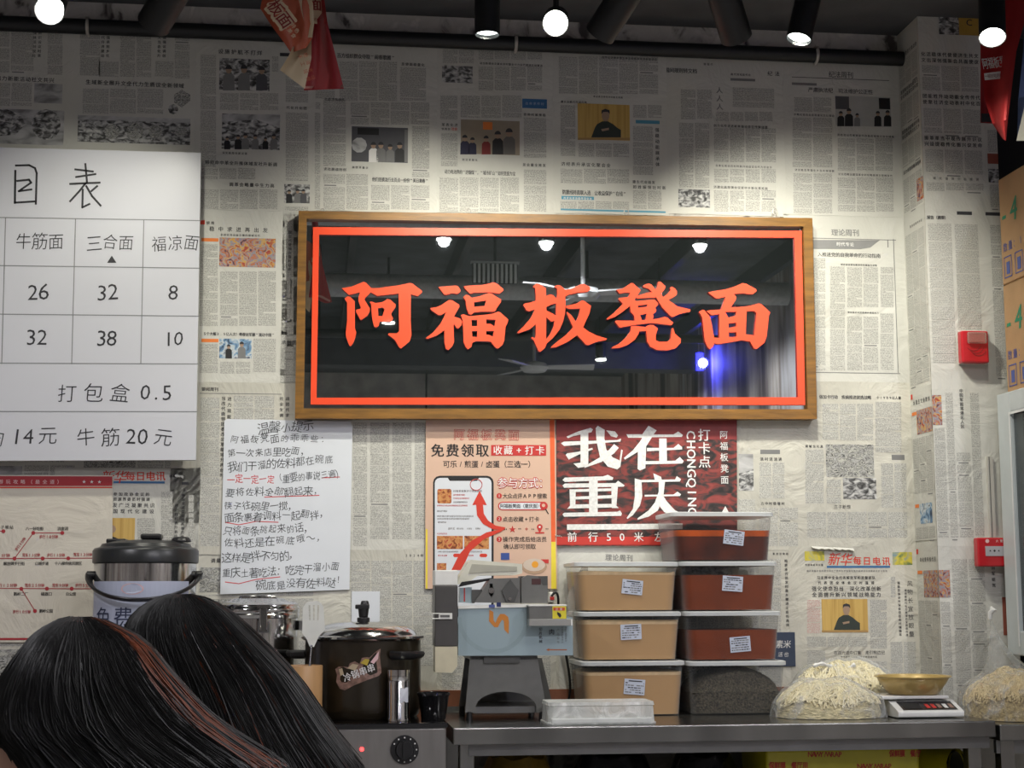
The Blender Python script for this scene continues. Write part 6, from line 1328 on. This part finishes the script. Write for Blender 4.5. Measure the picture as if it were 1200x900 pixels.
def sack(px0, px1, ytop, Yc, m, label, name, sd, nm='sack'):
    a, c_ = P(px0, 890, Yc).x, P(px1, 890, Yc).x; cx = (a+c_)/2; rx = (c_-a)/2; zt__ = P((px0+px1)/2, ytop, Yc-.1).z; H = zt__-ZSH
    b = MB(); N = 40; M = 18; g = []
    for j in range(M+1):
        t = j/M; 
        for i in range(N):
            A_ = 2*math.pi*i/N; k = (math.sin(math.pi*min(1, t*.62+.25)))**.6 if t < 1 else .02
            f = 1+.09*noise.noise(Vector((math.cos(A_)*2+sd, math.sin(A_)*2, t*4)))+.03*math.sin(A_*9+t*8)
            g.append((cx+rx*k*f*math.cos(A_), Yc+.14*k*f*math.sin(A_), ZSH+.002+H*t*(1-.04*abs(math.sin(A_*3+sd)))))
    b.add(g, [(j*N+i, j*N+(i+1) % N, (j+1)*N+(i+1) % N, (j+1)*N+i) for j in range(M) for i in range(N)]+[tuple(range(N))[::-1], tuple(range(M*N, M*N+N))], m)
    b.build(name, label=label, cat='bag', smooth=True)
blkbag = mat('black_bin_bag', (.012, .012, .015), .18, var=.2, bump=.8, bscale=14)
sack(662, 775, 879, -.33, blkbag, 'left black plastic bag under the worktop', 'bin_bag', 1.0)
sack(780, 870, 878, -.33, blkbag, 'right black plastic bag under the worktop, beside the yellow carton', 'bin_bag', 4.0)
sack(556, 655, 880, -.33, mat('ochre_bag', (.22, .14, .02), .35, var=.3, bump=.4, bscale=12), 'ochre plastic bag under the slicing machine end of the worktop', 'food_bag', 7.0)

# ================================================================ PEOPLE (seen from behind)
skin = mat('skin', (.42, .24, .17), .5, var=.05)
hairm = {}
def hair_mat(nm, c):
    mt, n, l, b_ = nt(nm); b_.inputs['Base Color'].default_value = (*c, 1); b_.inputs['Roughness'].default_value = .5
    b_.inputs['Specular IOR Level'].default_value = .3
    b_.inputs['Anisotropic'].default_value = .6
    tc = n.new('ShaderNodeTexCoord'); nz = n.new('ShaderNodeTexNoise'); nz.inputs['Scale'].default_value = 60; l.new(tc.outputs['Object'], nz.inputs['Vector'])
    mx = n.new('ShaderNodeMix'); mx.data_type = 'RGBA'; mx.inputs['A'].default_value = (c[0]*.5, c[1]*.5, c[2]*.5, 1); mx.inputs['B'].default_value = (c[0]*1.6, c[1]*1.5, c[2]*1.4, 1)
    l.new(nz.outputs['Fac'], mx.inputs['Factor']); l.new(mx.outputs['Result'], b_.inputs['Base Color'])
    return mt
hblack = hair_mat('black_hair', (.009, .0092, .0095)); hsheen = hair_mat('sheen_hair', (.024, .0255, .026)); hred = hair_mat('auburn_hair', (.085, .022, .008))  # sheen on the hair is painted as paler strands
def interp(tab, y):
    for (a, *va), (c_, *vc) in zip(tab, tab[1:]):
        if y <= c_:
            t = (y-a)/(c_-a); t = max(0, t); return [p+(q_-p)*t for p, q_ in zip(va, vc)]
    return list(tab[-1][1:])
def skinmesh(name, pts, edges, radii, m, parent, sub=2):
    me = bpy.data.meshes.new(name); c0 = POS[parent.name]
    me.from_pydata([tuple(Vector(p)-c0) for p in pts], edges, []); me.materials.append(m)
    o = bpy.data.objects.new(name, me); COL.objects.link(o); o.parent = parent; POS[o.name] = c0
    mo = o.modifiers.new('skin', 'SKIN'); mo.use_smooth_shade = True
    for i, r in enumerate(radii):
        s_ = me.skin_vertices[0].data[i]; s_.radius = (r, r) if not isinstance(r, tuple) else r; s_.use_root = (i == 0)
    mo = o.modifiers.new('sub', 'SUBSURF'); mo.levels = sub; mo.render_levels = sub
    return o
def person(label, tab, Yc, depth, headx, topz, facing, nst, seed, cols, cloth):
    rr_ = random.Random(seed)
    hc = Vector((headx, Yc, topz-.125)); base = Vector((headx, Yc+.1, 0))
    root = thing('person', base, label, 'person')
    f = Vector((math.cos(facing), math.sin(facing), 0)); s = Vector((-f.y, f.x, 0))
    V = lambda a, c_, z: (hc.x+f.x*a+s.x*c_, hc.y+f.y*a+s.y*c_, z)
    H = hc.z
    pts = [V(-.02, 0, .50), V(-.04, 0, .65), V(-.05, 0, .80), V(-.03, 0, H-.27), V(-.015, 0, H-.17), V(0, 0, H-.09), V(.005, 0, H+.0), V(.0, 0, H+.05)]
    rad = [(.15, .13), (.135, .11), (.14, .11), (.10, .09), .05, .058, .082, .078]
    edges = [(i, i+1) for i in range(7)]
    def limb(start, lst):
        p = start
        for q_, r in lst: pts.append(q_); rad.append(r); edges.append((p, len(pts)-1)); p = len(pts)-1
        return p
    for sg in (-1, 1):
        k = limb(3, [(V(-.03, sg*.16, H-.30), .052), (V(.06, sg*.2, H-.52), .04), (V(.26, sg*.12, H-.46), .032), (V(.33, sg*.09, H-.44), .024), (V(.37, sg*.085, H-.45), .03)])
        for j in range(4): limb(k, [(V(.41, sg*(.06+.017*j), H-.455), .009), (V(.435+.004*(1.5-abs(1.5-j)), sg*(.06+.016*j), H-.475), .008)])
        limb(k, [(V(.385, sg*.05, H-.45), .01), (V(.405, sg*.035, H-.46), .008)])
        limb(0, [(V(.08, sg*.1, .49), .085), (V(.40, sg*.11, .49), .062), (V(.36, sg*.11, .12), .042), (V(.40, sg*.11, .05), .04), (V(.50, sg*.12, .035), .032)])
    body = skinmesh('body', pts, edges, rad, skin, root)
    # clothing: a close shell around trunk and arms
    cp = [V(-.02, 0, .46), V(-.04, 0, .65), V(-.05, 0, .80), V(-.03, 0, H-.28)]; cr = [(.18, .16), (.155, .13), (.16, .13), (.125, .11)]; ce = [(0, 1), (1, 2), (2, 3)]
    for sg in (-1, 1):
        p = 3
        for q_, r in [(V(-.03, sg*.165, H-.31), .066), (V(.06, sg*.205, H-.525), .054), (V(.25, sg*.125, H-.465), .044)]: cp.append(q_); cr.append(r); ce.append((p, len(cp)-1)); p = len(cp)-1
    skinmesh('jacket', cp, ce, cr, cloth, root)
    tp = [V(-.02, 0, .50)]; tr_ = [(.165, .15)]; te = []
    for sg in (-1, 1):
        p = 0
        for q_, r in [(V(.08, sg*.1, .49), .098), (V(.40, sg*.11, .49), .074), (V(.36, sg*.11, .14), .054)]: tp.append(q_); tr_.append(r); te.append((p, len(tp)-1)); p = len(tp)-1
    skinmesh('trousers', tp, te, tr_, mat('dark_denim', (.02, .025, .035), .8), root)
    # face: nose, lips, eyes, ears
    fb = MB(); fc = Vector(V(.075, 0, H-.01))
    fb.lathe(Vector(V(.02, 0, H-.10)), [(0, 0), (.035, .005), (.062, .03), (.078, .08), (.082, .12), (.07, .17), (.04, .2), (0, .205)], skin, 28, 1, 1)
    fb.tube([V(.1, 0, H+.02), V(.112, 0, H-.0), V(.12, 0, H-.025), V(.1, 0, H-.032)], [.007, .009, .013, .008], skin, n=8)
    for sg in (-1, 1):
        fb.tube([V(-.0, sg*.083, H+.015), V(-.012, sg*.092, H+.01), V(-.014, sg*.092, H-.015), V(-.0, sg*.084, H-.03)], .008, skin, n=6)
    fb.build('face', parent=root, smooth=True)
    fb = MB()
    for sg in (-1, 1): fb.cyl(V(.088, sg*.032, H+.012), V(.098, sg*.032, H+.012), .011, mat('eye_white', (.6, .6, .58), .3), n=12); fb.cyl(V(.098, sg*.032, H+.012), V(.0995, sg*.032, H+.012), .0055, black, n=10)
    fb.build('eyes', parent=root, smooth=True); fb = MB(); fb.tube([V(.095, -.022, H-.055), V(.103, 0, H-.052), V(.095, .022, H-.055)], .005, mat('lip', (.4, .12, .1), .4), n=6); fb.build('mouth', parent=root, smooth=True)
    # hair: lofted mass between the outline columns, then strands over it
    ys = [tab[0][0]+(tab[-1][0]-tab[0][0])*(k/34)**1.5 for k in range(35)]; N = 56; rings = []
    for y in ys:
        L, Rr = interp(tab, y); a = P(L, y, Yc); c_ = P(Rr, y, Yc); cx = (a.x+c_.x)/2; rx = max(.004, (c_.x-a.x)/2); ry = min(depth, max(.004, rx*1.05)) if y < tab[2][0] else depth*(1 if y < 900 else .8)
        t_ = (y-ys[0])/70; ry = depth*min(1, math.sqrt(max(0, 1-(1-min(1, t_))**2)))+.004; zz = a.z
        rings.append((cx, rx, ry, (a.z+c_.z)/2))
    def pt(k, a, o=0):
        k = max(0, min(len(rings)-1.001, k)); i = int(k); t = k-i; A_ = rings[i]; B_ = rings[i+1]
        cx, rx, ry, z = [p+(q_-p)*t for p, q_ in zip(A_, B_)]
        lump = 1+.02*noise.noise(Vector((math.cos(a)*3+seed, math.sin(a)*3, k*.12)))
        return Vector((cx+(rx*lump+o)*math.cos(a), Yc+.0+(ry*lump+o)*math.sin(a), z+(o if k < 2 else 0)))
    b = MB(); g = []
    for k in range(len(rings)):
        for i in range(N): g.append(pt(k, 2*math.pi*i/N))
    M = len(rings)
    b.add(g, [(j*N+i, j*N+(i+1) % N, (j+1)*N+(i+1) % N, (j+1)*N+i) for j in range(M-1) for i in range(N)]+[tuple(range(N))], hblack)
    for k in range(nst):
        a0 = rr_.uniform(math.pi*.95, 2.05*math.pi) if rr_.random() < .85 else rr_.uniform(0, 6.28)
        st_ = rr_.uniform(0, 1)**2*7; L = rr_.uniform(12, 34); n_ = 9; pts_ = []
        sw = rr_.uniform(-.12, .12); o0 = rr_.uniform(.0004, .0035)*(1 if rr_.random() < .97 else 1.7); ph = rr_.uniform(0, 6.28); u_ = (a0-math.pi)/math.pi
        for q_ in range(n_+1):
            t = q_/n_; kk = min(M-1.1, st_+L*t); a = a0+sw*t+.03*math.sin(ph+t*5)
            pts_.append(pt(kk, a, o0*(.3+.9*t)))
        mm = cols(u_, rr_)
        b.tube(pts_, [.0008*(1-.7*abs(2*t_/n_-1)**3)+.0002 for t_ in range(n_+1)], mm, n=3)
    b.build('hair', parent=root, smooth=True, angle=80)
    # stool
    rt = thing('stool', (base.x-.02*f.x, Yc, 0), 'round stool under the %s person' % ('nearer' if Yc < -3.5 else 'farther'), 'stool')
    b = MB(); b.cyl((hc.x-.02*f.x, Yc-.02*f.y, .28), (hc.x-.02*f.x, Yc-.02*f.y, .31), .16, bam, n=32); b.build('seat', parent=rt, bevel=.004)
    for k in range(4):
        a = math.pi/4+k*math.pi/2; b = MB(); b.tube([(hc.x+.1*math.cos(a), Yc+.1*math.sin(a), .285), (hc.x+.17*math.cos(a), Yc+.17*math.sin(a), 0)], .012, blackm); b.build('leg', parent=rt)
def colsA(u, rr_):
    # auburn band sweeping along the right side
    x = rr_.random()
    if .80 < u < .95 and x < .6: return hred
    return hsheen if x < .22 else hblack
def colsB(u, rr_):
    x = rr_.random(); return hsheen if x < .5 else (hred if x < .53 and u > .5 else hblack)
YA, YBp = CAM.y+1.7, CAM.y+2.25
tabA = [(724, 84, 104), (728, 68, 122), (735, 52, 142), (745, 40, 160), (758, 30, 175), (772, 20, 186), (790, 8, 200), (810, -3, 218), (830, -9, 236), (850, -11, 258), (866, 2, 282), (880, 16, 308), (900, 26, 338), (950, 22, 360), (1020, 20, 350), (1100, 30, 330)]
tabB = [(697, 200, 222), (700, 188, 238), (706, 174, 254), (716, 161, 270), (728, 152, 284), (745, 147, 302), (765, 146, 322), (790, 150, 345), (815, 154, 362), (840, 158, 378), (860, 162, 392), (880, 165, 408), (900, 168, 424), (950, 180, 440), (1020, 200, 440), (1080, 215, 430)]
zA = P(92, 724, YA).z; zB = P(211, 697, YBp).z
person('nearer person with long dark hair with auburn strands, seen from behind at lower left', tabA, YA, .115, P(112, 724, YA).x, zA-.02, math.radians(165), 5200, 11, colsA, mat('charcoal_jacket', (.03, .03, .033), .8))
person('farther person with long black hair seen from behind, right of the nearer one', tabB, YBp, .12, P(222, 697, YBp).x, zB, math.radians(100), 4800, 12, colsB, mat('grey_jacket', (.07, .07, .075), .8))
# ================================================================ CEILING OF THE DINING ROOM (seen in the mirrored sign)
def VM(px, py, Yr): p = P(px, py, -Yr-.06); return Vector((p.x, Yr, p.z))
conc = mat('pale_concrete', (.5, .48, .44), .8, var=.3, scale=5)
duct = mat('galvanised_duct', (.4, .41, .41), .5, .1, var=.15)
n_tr = 3
for (y, z0, z1, th, m_) in ((-13.4, 3.2, ZC, .3, conc), (-3.0, 3.38, 3.5, .12, conc), (-9.6, 3.3, ZC, .3, darkg)):
    b = MB(); b.box(XL, XR, y, y+th, z0, z1-.0005, m_); b.build('trim_%d' % n_tr, kind='structure'); n_tr += 1
for (y, z, r, m_, l_) in ((-4.3, 3.5, .05, duct, 'long grey conduit under the dining room ceiling, nearer the sign'), (-6.2, 3.45, .09, duct, 'thick grey air duct under the dining room ceiling'), (-8.1, 3.4, .04, blackm, 'thin black pipe under the dining room ceiling')):
    b = MB(); b.cyl((XL+.05, y, z), (XR-.05, y, z), r, m_, n=16)
    for x in (-2, 0, 2): b.box(x-.01, x+.01, y-.01, y+.01, z, ZC, blackm)
    b.build('ceiling_duct', label=l_, cat='duct', smooth=True)
b = MB()
for k in range(9): 
    x = -3+k*.8; b.box(x, x+.05, -9.5, -3, ZC-.16, ZC-.001, blackm)
b.build('ceiling_rails', label='dark ceiling rails running away from the papered wall', cat='rails', kind='stuff')
def fan(c, r, a0, label):
    root = thing('ceiling_fan', (c.x, c.y, c.z), label, 'ceiling fan')
    b = MB(); b.lathe((c.x, c.y, c.z), [(0, -.04), (.09, -.035), (.12, 0), (.1, .035), (.04, .05), (0, .05)], mat('fan_white', (.55, .56, .56), .4), 28); b.build('hub', parent=root, smooth=True)
    b = MB(); b.cyl((c.x, c.y, c.z+.04), (c.x, c.y, ZC), .014, MATS['fan_white']); b.build('rod', parent=root, smooth=True)
    for k in range(3):
        a = a0+k*2*math.pi/3; d = Vector((math.cos(a), math.sin(a), 0)); s_ = Vector((-d.y, d.x, .18)); b = MB()
        b.plate([c+d*.1-s_*.04, c+d*r-s_*.065, c+d*r+s_*.065, c+d*.1+s_*.04], MATS['fan_white'], (0, 0, .008)); b.build('blade', parent=root)
fan(VM(683, 345, -4.9), .52, .35, 'white three blade ceiling fan reflected above the middle of the sign')
fan(VM(626, 431, -7.6), .5, .1, 'white ceiling fan farther back, reflected lower in the sign')
g0 = VM(606, 334, -5.2); g1 = VM(553, 312, -5.2); root = thing('vent_grille', ((g0.x+g1.x)/2, -5.2, g0.z), 'pale slatted air vent reflected in the upper left of the sign', 'vent')
b = MB(); w_ = abs(g1.x-g0.x); xa = min(g0.x, g1.x); hh = .14
b.box(xa, xa+w_, -5.2, -5.18, g0.z, g0.z+hh, blackm); b.build('backing', parent=root)
for k in range(10):
    b = MB(); x = xa+w_*(k+.5)/10; b.box(x-.008, x+.008, -5.19+.012, -5.17+.012, g0.z+.005, g0.z+hh-.005, MATS['fan_white']); b.build('slat', parent=root)
b = MB(); b.box(xa-.01, xa+w_+.01, -5.2, -5.16, g0.z+hh, g0.z+hh+.012, duct); b.build('frame', parent=root)
b = MB(); b.box(xa+w_/2-.01, xa+w_/2+.01, -5.2, -5.18, g0.z+hh+.012, ZC, blackm); b.build('hanger', parent=root)
LL = ['nearest the menu board', 'near the glass refrigerator', 'mirrored at the upper left of the sign', 'mirrored top middle in the sign', 'mirrored top right in the sign', 'farthest, mirrored low in the sign', 'mirrored at the left side of the sign', 'far right side of the room', 'added at the far left end to light the beam', 'added at the far right end to light the beam']
for i, (x, y, z) in enumerate(ROOM_LAMPS):
    root = thing('ceiling_spotlight', (x, y, z), 'black ceiling spotlight over the dining room, ' + LL[i], 'spotlight', 'spotlights over the dining room')
    b = MB(); b.cyl((x, y, z+.015), (x, y, z+.16), .05, blackm, n=24); b.tube([(x, y, z+.15), (x, y, ZC)], .01, blackm); b.build('can', parent=root, smooth=True)
    b = MB(); b.cyl((x, y, z+.008), (x, y, z+.014), .046, lamp_face, n=20); b.build('lens', parent=root, smooth=True)
q_ = VM(820, 434, -8.8)
b = MB(); b.cyl(q_, q_+Vector((0, 0, .16)), .035, mat('blue_lamp', (.02, .02, .4), .4, emit=(.03, .03, 1), es=5), n=16); b.cyl(q_+Vector((0, 0, .16)), (q_.x, q_.y, 3.3), .012, blackm)
b.build('blue_lamp', label='small glowing blue lamp reflected at the lower right of the sign', cat='lamp', smooth=True)
l = bpy.data.lights.new('blue_light', 'POINT'); l.energy = 12; l.color = (.08, .08, 1); l.shadow_soft_size = .04
o = bpy.data.objects.new('blue_light', l); COL.objects.link(o); o.location = q_+Vector((0, .12, .05))
